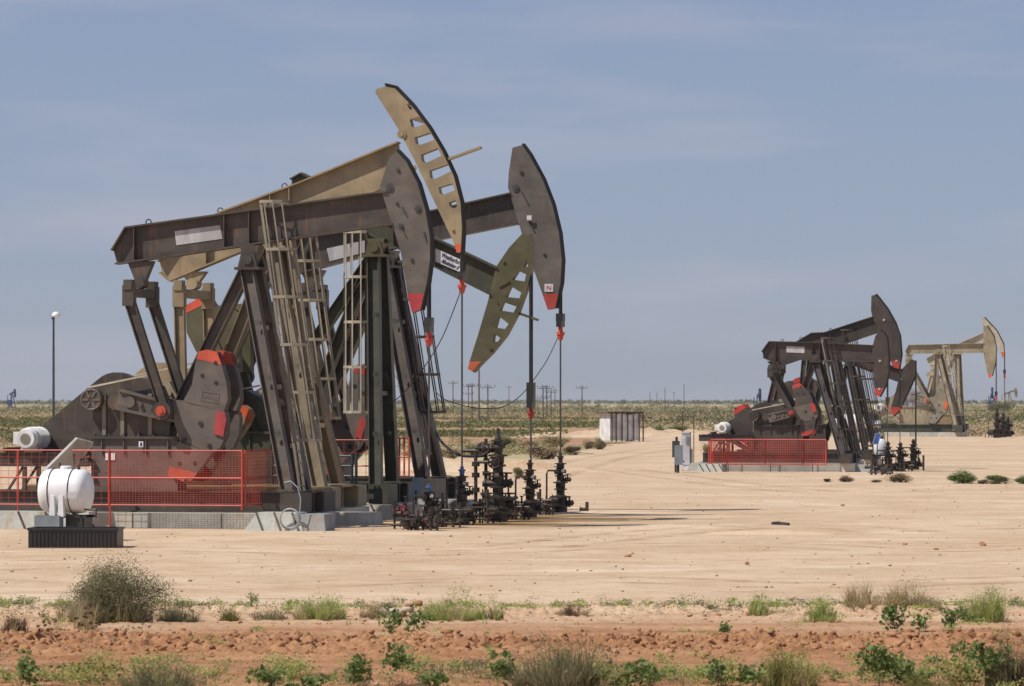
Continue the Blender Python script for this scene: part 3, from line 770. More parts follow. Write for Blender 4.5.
    pts += [(gxs - .05 * S, gzs - 1.05 * S), (gxs - .9 * S, mc - .42 * S), (mx_ + .1 * S, mc - .36 * S), (mx_ - .22 * S, mc - .22 * S), (mx_ - .14 * S, mc + .14 * S)]
    m = MB().prism(pts, yg, yg + .34 * S); g = m.build('belt_guard', cfg.get('guardmat', M1), T)
    m = MB().bar((gxs - .55 * S, yg - .03, gzs - .85 * S), (gxs - .55 * S, yg - .03, gzs - .05 * S), .03, .04).bar((gxs - .55 * S, yg - .03, gzs - .05 * S), (gxs + .1 * S, yg - .03, gzs - .05 * S), .03, .04)
    m.build('guard_bracket', 'greytan', g)
    # --- motor on its rails
    mz2 = skz + 1.04 * S; mtx = mx_ + .03
    m = MB(); m.tube((mtx, -.62 * S, mz2 + .30 * S), (mtx, yg - .05, mz2 + .30 * S), .29 * S, 18); m.box(mtx - .22 * S, mtx + .22 * S, -.5 * S, .3 * S, mz2 + .0, mz2 + .1)
    for i in range(9): m.ring((mtx, -.4 * S + i * .09 * S, mz2 + .3 * S), .30 * S, .012, 'y', 16)
    mot = m.build('motor', cfg.get('motmat', 'white'), T, True)
    m = MB().tube((mtx, -.78 * S, mz2 + .30 * S), (mtx, -.622 * S, mz2 + .30 * S), .24 * S, 18, .28 * S); m.build('fan_cowl', cfg.get('motmat', 'white'), mot, True)
    MB().tube((mtx, -.795 * S, mz2 + .30 * S), (mtx, -.782 * S, mz2 + .30 * S), .14 * S, 14).build('fan_grille', 'greytan', mot)
    MB().box(mtx - .45 * S, mtx - .30 * S, -.45 * S, .1 * S, mz2 + .15 * S, mz2 + .48 * S).build('junction_box', cfg.get('motmat', 'white'), mot)
    m = MB()
    for s in (-1, 1): m.hbeam((mtx - 1.3 * S, s * .55 * S, mz2 - .24 * S), (px0 - .02, s * .55 * S, mz2 - .24 * S), .36 * S, .16 * S, .02)
    for x in (mtx - .6 * S, mtx + .4 * S): m.bar((x, -.7 * S, mz2 - .0), (x, .7 * S, mz2 - .0), .14, .08, (0, 0, 1))
    rail = m.build('motor_rail', M1, T)
    for s in (-1, 1):
        for a, b, q in (((mtx - .1, skz), (mtx - .1, mz2 - .43 * S), .1), ((mtx - .55 * S, skz), (mtx - .14, mz2 - .43 * S), .06), ((px0 - .1, skz), (mtx + .55 * S, mz2 - .43 * S), .13)):
            MB().bar((a[0], s * .55 * S, a[1]), (b[0], s * .55 * S, b[1]), q, q).build('motor_strut', M1, rail)
    # --- skid
    x0, x1 = mtx - 1.1 * S, fr.p(dn['near'][0], dn['near'][1], -ly)[0] + .45 * S; sb = cfg.get('skid_b', .40)
    m = MB()
    for s in (-1, 1): m.hbeam((x0, s * (gy + .1), (sb + skz) / 2), (x1, s * (gy + .1), (sb + skz) / 2), skz - sb, .3 * S, .035)
    for x in (x0 + .3, px0 - .3, px1 + .9 * S): m.box(x - .07, x + .07, -gy + .06, gy - .06, sb + .05, skz - .06)
    m.build('skid', cfg.get('skidmat', M1), T)
    for a, b in ((-ly - .4, -gy - .26), (gy + .26, ly + .4)): MB().box(x1 - .55 * S, x1 - .02, a, b, sb, skz - .02).build('outrigger', cfg.get('skidmat', M1), T)
    if 'deck' not in cfg or cfg['deck']:
        MB().box(px1 + .2 * S, x1 - .1, -gy + .02, gy - .02, skz - .05, skz + .02).build('deck_plate', cfg.get('skidmat', M1), T)
    # concrete footing
    if cfg.get('footing', True):
        FT = thing('concrete_footing', cfg['flabel'], 'concrete footing', (fr.X, fr.Y, 0), -fr.th, 'concrete footings under the pumpjacks')
        b = x0 - .6; nslab = 4
        for i in range(nslab):
            a = b + (x1 + .2 - b) * i / nslab; c = b + (x1 + .2 - b) * (i + 1) / nslab - .03
            MB().prism([(a, 0.0), (c, 0.0), (c - .0, sb - .005), (a + (.18 if i == 0 else 0), sb - .005)], -gy - .95, gy + .7).build('slab', 'conc_pale' if i % 2 else 'conc', FT)
    # --- ladder
    if 'ladder' in cfg:
        a = cfg['ladder']; ladder(T, fr, a[0], a[1], a[2], a[3], a[4], a[5] if len(a) > 5 else 1, cfg.get('hoopstep', 1.15), cfg.get('cage', .72))
    # cable strung up the rear leg and a grease line on the beam
    m = MB(); m.path([(tx + .3, -fw - .01, top[0][1] - .28), (sx - .2, -fw - .01, sz + .5)], .012, 4)
    return T, fr, dict(shx=shx, shz=shz, ped=ped, gy=gy, x0=x0, x1=x1, px0=px0, px1=px1, skz=skz, sb=sb, beam=beam, head=head, hw=hw, sx=sx, sz=sz, ly=ly, CR=CR, py=py_)

GA = 'row of four large pumpjacks in the foreground'
GE = 'cluster of three brown pumpjacks on the right'
GF = 'two far pumpjacks at the right edge'
headA = dict(outline=[(389, 157), (396.9, 151.5), (406, 161), (417.7, 183.7), (425.3, 210), (429.8, 237), (430, 259.5), (427, 282), (420.4, 309.6), (412, 312.6), (408, 297.4), (400.7, 252), (389, 214), (379.8, 187.5)],
             front=(1, 8), tip=293.5, tipmat='crimson', mat='brown_light', bolts=[(398, 170, .05), (389.8, 187.5, .11), (418, 209, .09), (412, 260, .05), (397, 203.5, .045), (401, 226, .07)], pegs=[(402, 207, 406.5, 215.5), (400, 226, 406, 236), (424, 232, 426, 241)])
headB = dict(outline=[(376, 89), (385.5, 86.3), (395, 88.2), (412, 106), (429, 128.8), (442.4, 151.5), (453.7, 176), (460.5, 202.7), (462, 229), (460.8, 252), (456.8, 252.7), (453.7, 242.5), (434.8, 202.7), (415.8, 162.9), (396.9, 126.9), (375.3, 92.7)],
             front=(1, 9), tip=244, tipmat='orangered', mat='tan', rim='arc', catch=(448, 159.5, 481, 147.5), bolts=[(401.8, 134.4, .13), (453, 230, .045), (414, 168, .08)], boltmat='tan',
             holes=[[(340 + a / 2.638, 70 + b / 2.638) for a, b in h] for h in
                    ([(176, 90), (183, 86), (196, 106), (184, 104)], [(184, 130), (212, 122), (223, 142), (197, 152), (188, 148)], [(197, 178), (238, 165), (249, 184), (211, 198), (200, 194)],
                     [(213, 224), (257, 206), (268, 226), (225, 246), (216, 240)], [(235, 266), (284, 248), (293, 267), (250, 288), (238, 284)], [(260, 310), (296, 299), (303, 317), (271, 330), (262, 324)], [(287, 350), (305, 343), (309, 360), (297, 366), (289, 358)])])
headC = dict(outline=[(522.6, 233), (529, 234.8), (530.8, 243.7), (530.8, 267), (525, 290), (516.8, 312.5), (505, 334.6), (491, 352), (478, 365), (472.5, 371.5), (467.8, 369), (469.5, 361.5), (478, 334.6), (487.7, 302), (490, 292.6), (495.8, 267), (508.7, 248)],
             front=(1, 9), tip=361.5, tipmat='orange', mat='olive', rim='olive', catch=(518, 313, 538, 320), bolts=[(491, 349, .05), (504, 262, .05)], boltmat='olive', pegs=[(499, 287, 510, 281), (492, 294, 498, 303)],
             holes=[[(455 + a / 4.287, 225 + b / 4.287) for a, b in h] for h in
                    ([(294, 178), (308, 152), (313, 176), (306, 182)], [(270, 196), (305, 212), (298, 242), (246, 234)], [(238, 262), (284, 290), (276, 314), (218, 308)], [(206, 330), (264, 350), (250, 376), (192, 366)], [(186, 390), (230, 424), (214, 446), (172, 440)], [(166, 466), (194, 484), (184, 500), (162, 500)])])
headD = dict(outline=[(508.7, 172.4), (512.5, 147.7), (522, 145), (529.5, 155.3), (542.8, 180), (552.3, 204.6), (559, 233), (561.8, 259.5), (560.6, 282.3), (555.3, 308), (547.7, 309.6), (543.6, 297.4), (531.4, 263.3), (518, 221.6), (508, 187.5)],
             front=(2, 9), tip=294, tipmat='red', mat='brown_light', bolts=[(521.5, 172.5, .06), (516, 188, .11), (544.5, 254.5, .05), (530, 222, .05)], pegs=[(522, 192, 528, 204), (528, 218, 534, 231)])

A, fA, dA = pumpjack(dict(label='nearest large brown pumpjack on the left with a pale blank plate on its beam', flabel='pale stained concrete footing under the nearest brown pumpjack at left', group=GA, Y=110.5, saddle=(252, 257), mat='brown',
    top=[(114, 251), (127, 228.5), (389, 192.4)], bot=[(117, 263), (160, 257), (250, 244), (394, 223)], plate=[(172.5, 231), (218, 224.8), (220.5, 238.5), (174.5, 245)],
    head=headA, cable=(429, 326, 492), tail=(141, 283), shaft=(138, 402), crank_ang=-13, legs=dict(near=(288, 490), far=(307, 504), rear=[(150, 466, 0)]), stiff=(.08, .41, .5),
    ladder=((263, 202), (304, 503), 440, 'greytan', 'greytan'), clampmat='red', gearmat='brown', pedmat='brown_light', crankmat='brown_light'))
B, fB, dB = pumpjack(dict(label='tan pumpjack with raised slotted tan horse head behind the nearest brown one', flabel='concrete footing under the tan pumpjack, behind the nearest footing', group=GA, Y=115.8, saddle=(277, 236), mat='tan',
    top=[(160, 262), (172, 244), (222, 213), (300, 184), (399, 143.3)], bot=[(162, 272), (170, 280), (238, 252), (318, 222), (402, 176)], head=headB, cable=(462, 273, 472), carh=.04,
    pity=1.32, legmat='tan_leg', tail=(194, 284), shaft=(178, 392), crank_ang=-60, wk=.74, wz=1.0, legs=dict(near=(320, 487), far=(338, 484), rear=[(196, 440, 0)]), stiff=(.2, .47, .55), s=1.05, weightmat='tan', wtip='orange', wband='orange', pinmat='tan', guardmat='tan',
    ladder=((290, 222), (326, 500), 418, 'tan', 'tan_dark'), tail_drop=.4, crankmat='tan_dark', motmat='tan'))
C, fC, dC = pumpjack(dict(label='olive green pumpjack with lowered slotted head and a white sign on its beam', flabel='stained pale concrete footing under the olive green pumpjack', group=GA, Y=121.0, saddle=(378, 245), mat='olive_dark',
    top=[(292, 180), (302, 174), (378, 212), (498, 269)], bot=[(291, 190), (300, 196), (376, 236), (492, 294)], head=headC, cable=(531, 402, 466), carmat='black', clampmat='red', clamp=.9, carh=.55,
    tail=(304, 208), shaft=(242, 412), crank_ang=101, cw=dict(to=(235, 412), polys=[([(184, 306), (198, 298), (205, 308), (214, 330), (222, 352), (228, 372), (216, 374), (204, 362), (194, 350), (185, 332)], [(183.6, 305), (198, 297.5), (202, 304.5), (184, 313)]), ([(205.3, 307), (228, 304), (239, 312), (240, 372), (229, 372), (222.6, 350), (214.6, 330)], None), ([(229, 304.5), (246, 303), (254, 307), (257.5, 316), (255, 328), (240, 334), (239.6, 311)], [(245, 307), (253, 308), (256.5, 317), (250, 324), (243, 318)])]), legs=dict(near=(376, 494), far=(393, 492), rear=[(248, 440, 0), (300, 440, 0)]), stiff=(.3, .5, .7), s=1.02, weightmat='olive', platemat='olive_dark', wtip='orangered', wband='orange', guardmat='olive',
    ladder=((368, 232), (368, 412), 412, 'olive', 'cream', -1), tail_drop=.35, crankmat='olive_dark', rope=.036, gearmat='olive_dark', pedmat='olive_dark', skidmat='olive_dark', saddlemat='olive'))
D, fD, dD = pumpjack(dict(label='farthest brown pumpjack of the front row, white sticker above its red horse head tip', flabel='grey concrete footing under the farthest brown pumpjack of the front row', group=GA, Y=126.2, saddle=(389, 256), mat='brown',
    top=[(272, 254), (286, 243), (400, 219), (512, 194)], bot=[(274, 277), (290, 275), (397, 247), (518, 223)], plate=[(325, 248), (366, 239), (368, 251), (328, 261)],
    head=headD, cable=(560.5, 321, 457), tail=(313, 286), shaft=(306, 405), crank_ang=-20, wk=.80, wz=1.25, legs=dict(near=(424, 487), far=(441, 484), rear=[(306, 455, 0)]), stiff=(.15, .4, .6), s=1.08, wtip='red', wband='red', pinmat='red', pedmat='dark', crankmat='brown_light',
    ladder=((399, 262), (429, 455), 412, 'dark', 'dark')))
cmk = [o for o in A.children_recursive if o.name.startswith('counterweight')][0]
yy_ = -dA['py'] + .42 - .17 - .004
def PA(px, py): return fA.p(px, py, yy_)
m = MB()
for a, b in (((202.5, 391), (219, 394)), ((219, 394), (218, 403)), ((218, 403), (201, 400)), ((201, 400), (202.5, 391))):
    p0, p1 = PA(*a), PA(*b); m.bar((p0[0], yy_, p0[1]), (p1[0], yy_, p1[1]), .012, .03)
m.build('cast_border', 'embossed', cmk)
for i in range(7):
    p0, p1 = PA(204 + i * 2, 395.2 + i * .35), PA(204.4 + i * 2, 398 + i * .35); MB().bar((p0[0], yy_, p0[1]), (p1[0], yy_, p1[1]), .010, .03).build('cast_mark', 'embossed', cmk)
# writing on the olive beam's sign
def text_on(fr, T, s, px, py, size, mat, ly, tiltpx, shear=0, name='lettering', ext=.004):
    cu = bpy.data.curves.new(name, 'FONT'); cu.body = s; cu.size = size; cu.extrude = ext; cu.shear = shear; cu.offset = size * .012
    o = bpy.data.objects.new(name, cu); col.objects.link(o); bpy.context.view_layer.update()
    me = bpy.data.meshes.new_from_object(o); bpy.data.objects.remove(o); me.materials.append(MT[mat])
    x, z = fr.p(px, py, ly); q = link(name, me, T, (x, ly, z), None)
    q.rotation_euler = Matrix.Rotation(0, 3, 'X').to_euler()
    q.rotation_mode = 'XYZ'
    q.matrix_local = Matrix.Translation((x, ly, z)) @ Matrix.Rotation(tiltpx, 4, 'Y') @ Matrix.Rotation(R(90), 4, 'X') @ Matrix.Diagonal((.64, 1, 1, 1))
    return q
sg = MB().prism(fC.q([(424, 243.5), (463, 261), (461, 273), (424, 257)], -.2), -.062, -.035).build('sign', 'sticker', dC['beam'])
text_on(fC, sg, 'Weatherford', 441.0, 256.4, .185, 'ink', -.066, R(24))
text_on(fC, sg, 'Maximizer II', 441.0, 262.2, .165, 'ink', -.066, R(24), .35)
# warning plates on the nearest pedestal
x, z = fA.p(103, 457, -1.0); pl = MB().box(x - .13, x + .13, -dA['gy'] - .075, -dA['gy'] - .056, z - .09, z + .09).build('warning_plate', 'sticker', A)
x, z = fA.p(134.5, 444.5, -1.0); pl = MB().box(x - .06, x + .06, -dA['gy'] - .128, -dA['gy'] - .112, z - .075, z + .075).build('number_plate', 'sticker', A)
MB().box(x - .02, x + .03, -dA['gy'] - .134, -dA['gy'] - .129, z - .05, z + .05).build('plate_mark', 'ink', pl)
x, z = fD.p(549, 288, -dD['hw']); st = MB().box(x - .13, x + .13, -dD['hw'] - .022, -dD['hw'] - .012, z - .11, z + .12).build('sticker', 'sticker', dD['head'])
MB().bar((x - .05, -dD['hw'] - .026, z + .06), (x + .05, -dD['hw'] - .026, z - .05), .004, .03).bar((x - .06, -dD['hw'] - .026, z - .05), (x - .05, -dD['hw'] - .026, z + .06), .004, .02).bar((x + .05, -dD['hw'] - .026, z - .05), (x + .06, -dD['hw'] - .026, z + .06), .004, .02).build('sticker_mark', 'stickerred', st)
x, z = fD.p(530, 218, -dD['hw']); MB().box(x - .07, x + .07, -dD['hw'] - .12, -dD['hw'] - .10, z - .07, z + .07).build('reflector', 'sticker', dD['head'])

# right-hand cluster
def sc_head(pts, front, tip, mat='dark', tipmat='red', bolts=()): return dict(outline=pts, front=front, tip=tip, mat=mat, tipmat=tipmat, bolts=list(bolts), boltmat='label')
E1h = sc_head([(872.6, 346), (875.2, 336), (880, 330.5), (884, 333), (886.8, 338), (888.6, 355), (888.6, 372.5), (885.9, 384.7), (879.6, 396.6), (875.2, 395), (871.7, 360)], (2, 8), 388, bolts=[(880, 361, .06), (879.5, 389, .06)])
E2h = sc_head([(871, 310), (871.4, 295.8), (875.6, 294.6), (878.7, 298), (887.5, 309.5), (895.3, 323.5), (899.7, 335.7), (901.2, 355), (898.8, 369), (893.6, 367.2), (888, 356.7), (882, 342.7), (877, 328.7), (872.6, 318)], (2, 8), 361, bolts=[(884, 320, .06), (896.5, 361, .06)])
E3h = sc_head([(911, 359.5), (915, 360.5), (915.3, 375), (908.9, 390), (902, 404), (898, 411.6), (893.5, 416), (890.5, 409), (896, 390), (899, 378), (902, 369)], (1, 6), 407, bolts=[(900.6, 379.5, .06)])
E1, fE1, dE1 = pumpjack(dict(label='nearest dark brown pumpjack of the right cluster, level beam with a pale plate', flabel='long pale concrete footing behind the red guard of the right cluster', group=GE, Y=197, saddle=(817, 356), mat='dark',
    top=[(762.5, 352), (769.5, 342), (816, 343), (874, 346)], bot=[(763.5, 357), (782, 365), (800, 359), (874, 361)], plate=[(786, 346.2), (804, 346.8), (804, 353), (786, 352.3)],
    head=E1h, cable=(887.6, 402, 452), tail=(773.5, 366), shaft=(776, 417), crank_ang=13, s=.86, wk=.75, wz=.95, legs=dict(near=(843, 458), far=(857, 457), rear=[(786, 440, 0)]), weightmat='brown', wtip='red', wband='red', pinmat='red',
    ladder=((822, 338), (846, 461), 452, 'greytan', 'dark'), rodr=.022, rope=.03, clamp=.7, ped_z=2.15, skid_z=.86, crankmat='brown_light', cage=.65))
E2, fE2, dE2 = pumpjack(dict(label='brown pumpjack of the right cluster with the highest raised horse head', flabel='concrete footing under the raised-head pumpjack of the right cluster', group=GE, Y=203, saddle=(834, 343), mat='dark',
    top=[(784, 350), (812, 333.5), (825, 333), (874, 317)], bot=[(783, 358), (800, 356), (830, 348), (878, 332)], head=E2h, cable=(900, 404, 450), tail=(780, 362), shaft=(783, 414), crank_ang=213, s=.86,
    legs=dict(near=(846, 455), far=(858, 453), rear=[(806, 440, 0)]), weightmat='brown', wtip='red', wband='red', pinmat='red', ladder=((842, 330), (866, 450), 446, 'dark', 'dark'), rodr=.022, rope=.03, clamp=.7, ped_z=2.15, skid_z=.86, cage=.65, motmat='galv'))
E3, fE3, dE3 = pumpjack(dict(label='brown pumpjack of the right cluster with its head dipped low to the right', flabel='concrete footing under the dipped-head pumpjack of the right cluster', group=GE, Y=209, saddle=(850, 360), mat='dark',
    top=[(806, 337), (813, 334), (848, 350), (902, 370)], bot=[(806, 342), (812, 346), (846, 362), (898, 381)], head=E3h, cable=(915.8, 455, 449), tail=(807, 350), shaft=(806, 420), crank_ang=98, s=.86, wk=.78,
    legs=dict(near=(866, 453), far=(877, 452), rear=[(826, 440, 0)]), weightmat='brown', wtip='red', wband='red', pinmat='red', ladder=((856, 356), (876, 460), 448, 'dark', 'dark'), rodr=.022, rope=.03, clamp=.5, ped_z=2.15, skid_z=.86, cage=.65, motmat='galv'))
# far pair
F1h = sc_head([(983.4, 345), (983.4, 326), (987, 326), (993.8, 336.5), (996.3, 348), (995.4, 363), (992, 376), (989, 378), (986.8, 370.7), (983.4, 351.7)], (2, 6), 374, 'tan_dark', 'orange')
F2h = sc_head([(981.5, 317.6), (984.4, 317.6), (996.7, 330.9), (1003.3, 344), (1004.6, 355.5), (1002.4, 357.4), (999.5, 348), (994, 338), (983.4, 327)], (1, 4), 352, 'cream', 'orange')
F1, fF1, dF1 = pumpjack(dict(label='far grey-tan pumpjack near the right edge with a level beam', flabel='low concrete footing under the far grey-tan pumpjack', group=GF, Y=385, saddle=(939, 350), mat='tan_dark',
    top=[(905.7, 352), (909, 345.3), (985, 343.6)], bot=[(907, 355), (912, 353.2), (985, 352.3)], head=F1h, cable=(996.2, 394, 418), tail=(909, 358), shaft=(916, 397), crank_ang=-15, s=1.15, stiff=(),
    legs=dict(near=(956, 430), far=(963, 430), rear=[(934, 420, 0)]), weightmat='greytan', wtip='greytan', wband='orange', ladder=((943, 346), (958, 428), 415, 'cream', 'cream'), rodr=.04, rope=.04, skidmat='olive_dark', crankmat='greytan', gearmat='galv'))
F2, fF2, dF2 = pumpjack(dict(label='far tan pumpjack at the right edge with its cream horse head raised', flabel='low concrete footing under the far tan pumpjack', group=GF, Y=400, saddle=(958, 350), mat='cream',
    top=[(926.5, 359), (936, 353), (961, 343), (986, 332)], bot=[(928, 364), (937, 365), (962, 351), (986, 338.5)], head=F2h, cable=(1004.6, 372, 417), tail=(934, 368), shaft=(917, 400), crank_ang=20, s=1.15, stiff=(),
    legs=dict(near=(959, 431), far=(963, 431), rear=[(922, 428, 0)]), weightmat='cream', wtip='tan', wband='orange', rodr=.04, rope=.04, skidmat='olive_dark', crankmat='greytan', gearmat='galv', legmat='tan_dark',
    ladder=((949, 346), (950, 428), 415, 'cream', 'cream')))
# distant pumpjacks on the horizon, seen nearly end-on
def distant(px, Y, k, mat, label, yaw):
    X = (px - 512) / F * Y
    T = thing('pumpjack', label, 'pumpjack', (X, Y, 0), yaw, 'distant pumpjacks on the horizon')
    m = MB().prism([(-3, 5.2), (3.2, 6.6), (3.2, 7.2), (-3, 5.8)], -.2, .2); m.v = [(a * k, b * k, c * k) for a, b, c in m.v]; m.build('walking_beam', mat, T)
    m = MB().prism([(3.1, 7.9), (3.6, 7.9), (4.3, 6.2), (4.1, 4.4), (3.8, 4.3), (3.2, 6.2)], -.35, .35); m.v = [(a * k, b * k, c * k) for a, b, c in m.v]; m.build('horse_head', mat, T)
    for s in (-1, 1):
        m = MB().bar((1.0, s * 1.3, 0), (0, s * .2, 6), .3, .3); m.v = [(a * k, b * k, c * k) for a, b, c in m.v]; m.build('leg', mat, T)
        m = MB().bar((-2.8, s * 1.0, 1.8), (-2.9, s * .9, 5.3), .25, .25); m.v = [(a * k, b * k, c * k) for a, b, c in m.v]; m.build('pitman_arm', mat, T)
    m = MB().prism([(-3.4, .6), (-1.6, .6), (-1.7, 3), (-2.4, 3.4), (-3.2, 3)], -.7, .7); m.v = [(a * k, b * k, c * k) for a, b, c in m.v]; m.build('gear_reducer', mat, T)
    m = MB().box(-5, 1.6, -.8, .8, 0, .6); m.v = [(a * k, b * k, c * k) for a, b, c in m.v]; m.build('skid', mat, T)
distant(12, 1750, 1.0, 'navy', 'tiny dark blue pumpjack on the horizon at far left', R(78))
distant(758.5, 880, .72, 'navy', 'dark blue pumpjack seen end-on behind the right cluster belt guard', R(80))
distant(992, 1150, .85, 'navy', 'distant blue pumpjack below the far grey-tan horse head', R(82))
distant(1009, 1600, 1.0, 'tan_dark', 'distant brownish pumpjack at the right edge of the horizon', R(40))

# =================================================================== GUARDS
def guard_panel(T, fr_or_none, x0, x1, z0, z1, y, mat, dx=.10, dz=.05, wr=.0035, posts=(), mid=True, axis='x', fr_r=.022, plast=0):
    """a framed wire-mesh panel in a thing's local frame; axis x: spans x at constant y, axis y: spans y at constant x"""
    P = (lambda a, z: (a, y, z)) if axis == 'x' else (lambda a, z: (y, a, z))
    for z in ([z0, (z0 + z1) / 2, z1] if mid else [z0, z1]): MB().tube(P(x0, z), P(x1, z), fr_r, 6).build('rail', mat, T)
    for xx, zb in ((x0, z0), (x1, z0)) + tuple(posts): MB().tube(P(xx, zb), P(xx, z1), fr_r * 1.15, 6).build('post', mat, T)
    m = MB(); n = int((x1 - x0) / dx)
    h = plast if plast else wr * 2
    for i in range(1, n): a = x0 + (x1 - x0) * i / n; m.bar(P(a, z0), P(a, z1), h, h if not plast else .006, (1, 0, 0) if axis == 'x' else (0, 1, 0))
    k = int((z1 - z0) / dz)
    for i in range(1, k): z = z0 + (z1 - z0) * i / k; m.bar(P(x0, z), P(x1, z), h if not plast else .006, h, (0, 1, 0))
    o = m.build('wire_mesh', mat, T); o['kind'] = 'stuff'
ly = -2.0
x0, z1 = fA.p(-60, 450, ly); x1, _ = fA.p(242, 452, ly); _, z0 = fA.p(120, 505, ly); xm, _ = fA.p(110, 450, ly)
T = thing('guard_fence', 'red mesh guard fence along the nearest brown pumpjack', 'fence', (fA.X, fA.Y, 0), -fA.th, 'red mesh guards around the pumpjacks')
guard_panel(T, fA, x0, xm - .03, z0, z1, ly, 'fence', .20, .16, .0036); guard_panel(T, fA, xm, x1, z0, z1, ly, 'fence', .085, .055, .0033, posts=((xm, .02), (x1 - .001, z0 - .12)))
xq, _ = fA.p(18, 450, ly); MB().tube((xq, ly, .4), (xq, ly, z1), .022, 6).build('post', 'fence', T)
T = thing('guard_fence', 'dark red mesh return panel beside the nearest pumpjack legs', 'fence', (fA.X, fA.Y, 0), -fA.th, 'red mesh guards around the pumpjacks')
guard_panel(T, fA, ly + .06, ly + 4.0, z0, z1 + .0, x1 + .06, 'fence', .16, .09, .005, axis='y')
for s in (1,):
    T = thing('guard_fence', 'red mesh guard panel behind the teal pipe rail', 'fence', (fD.X, fD.Y, 0), -fD.th, 'red mesh guards around the pumpjacks')
    xa, za = fD.p(322, 440, -2.0); xb, zb = fD.p(377, 492, -2.0); guard_panel(T, fD, xa, xb, zb, za, -2.0, 'fence', .3, .35, .006)
    T = thing('guard_fence', 'bright red barred guard panel between the olive and rearmost brown legs', 'fence', (fD.X, fD.Y, 0), -fD.th, 'red mesh guards around the pumpjacks')
    xa, za = fD.p(390, 438, -1.9); xb, zb = fD.p(409, 476, -1.9); guard_panel(T, fD, xa, xb, zb, za, -1.9, 'fence', .13, .6, .02, plast=.055)
    MB().box(xa, xa + .22, -1.92, -1.86, .45, zb).build('kick_post', 'fence', T)
T = thing('pipe_rail', 'dark teal pipe guard rail between the tan and olive pumpjacks', 'guard rail', (fC.X, fC.Y, 0), -fC.th)
m = None
xa, _ = fC.p(300, 460, -2.2); xb, _ = fC.p(352, 460, -2.2)
for i, py in enumerate((456, 466, 476, 487, 498, 505)):
    z = fC.p(330, py, -2.2)[1]; MB().tube((xa - .8, -2.2, z), (xb, -2.2, z), .035 if i < 4 else .022, 6).build('rail', 'greenblue', T)
for x in (xa - .8, xa + .2, xb, xb + .12):
    MB().tube((x, -2.2, .1), (x, -2.2, fC.p(330, 455, -2.2)[1] + .05), .045, 6).build('post', 'greenblue', T)
# right cluster guard
ly = -1.75
x0, z1 = fE1.p(711, 439.5, ly); x1, z0 = fE1.p(826, 464.5, ly)
T = thing('guard_fence', 'long bright red slatted guard in front of the right cluster', 'fence', (fE1.X, fE1.Y, 0), -fE1.th, 'red mesh guards around the pumpjacks')
xs = [fE1.p(p, 450, ly)[0] for p in (711, 727, 765, 803, 826)]
for a, b in zip(xs[:-1], xs[1:]): guard_panel(T, fE1, a, b, z0, z1, ly, 'fence', .10, .11, .01, mid=False, plast=.016, fr_r=.03)
T = thing('guard_fence', 'small red guard panel at the left end of the right cluster', 'fence', (fE1.X, fE1.Y, 0), -fE1.th, 'red mesh guards around the pumpjacks')
guard_panel(T, fE1, ly + .1, ly + 3.3, z0, z1, x0 - .12, 'fence', .16, .13, .006, axis='y')
T = thing('guard_fence', 'thin red open guard frame behind the right cluster legs', 'fence', (fE3.X, fE3.Y, 0), -fE3.th, 'red mesh guards around the pumpjacks')
xa, za = fE3.p(846, 440, -1.2); xb, zb = fE3.p(858, 457, -1.2); guard_panel(T, fE3, xa, xb, zb, za, -1.2, 'orangered', .3, .35, .008)
# far pair: rust-red equipment boxes and rails behind the skid
for i, (px, py, wd, ht, mat, lab) in enumerate(((915, 424, 2.6, 1.3, 'orangered', 'rust red equipment box left on the far skid'), (941, 424, 2.0, 1.6, 'tan', 'tan equipment box beside the far samson legs'))):
    Y = 392; X = (px - 512) / F * Y
    T = thing('equipment_box', lab, 'equipment box', (X, Y, 0), -TH, 'equipment boxes on the far skid')
    MB().box(-wd / 2, wd / 2, -.6, .6, .3, .3 + ht).build('body', mat, T); MB().box(-wd / 2 - .06, wd / 2 + .06, -.66, .66, .302 + ht, .38 + ht).build('lid', mat, T); MB().box(-wd / 2, wd / 2, -.7, -.604, .1, .28).build('runner', 'olive_dark', T)

# =================================================================== CONCRETE BLOCKS, COIL
def block(fr, px, py, ly, w_, d_, h_, label, mat, slope=.2, straps=0):
    x, _ = fr.p(px, py, ly); T = thing('concrete_block', label, 'concrete block', (fr.X + x * fr.c + ly * fr.s, fr.Y - x * fr.s + ly * fr.c, 0), -fr.th, 'concrete blocks at the machine feet')
    o = MB(); b = [(-w_ / 2, -d_ / 2, 0), (w_ / 2, -d_ / 2, 0), (w_ / 2, d_ / 2, 0), (-w_ / 2, d_ / 2, 0)]; t = [(-w_ / 2 + slope, -d_ / 2 + slope * .6, h_), (w_ / 2 - slope * .5, -d_ / 2 + slope * .6, h_), (w_ / 2 - slope * .5, d_ / 2, h_), (-w_ / 2 + slope, d_ / 2, h_)]
    o.add(b + t, [(3, 2, 1, 0), (4, 5, 6, 7), (0, 1, 5, 4), (1, 2, 6, 5), (2, 3, 7, 6), (3, 0, 4, 7)]); o.build('block', mat, T)
    for i in range(straps):
        x = -w_ / 2 + (i + .6) * w_ / (straps + .3); MB().bar((x, -d_ / 2 - .01 + slope * .6, h_ - .0), (x + .22, -d_ / 2 - .02, .02), .02, .05).build('tie_bar', 'iron', T)
    return T
block(fA, 278, 529, -2.25, 1.55, .9, .46, 'sloped grey concrete block with tie bars under the nearest legs', 'conc', .3, 3)
block(fA, 312, 529, -2.2, .95, .9, .42, 'concrete block coloured dark as a shaded face, right of the coiled hose block', 'conc_grey', .12)  # darker concrete puts the sloped block's shaded right face into the colour
block(fA, 10, 526, -2.3, 4.6, .8, .45, 'long concrete block with slanting tie bars at the left edge', 'conc', .15, 6)
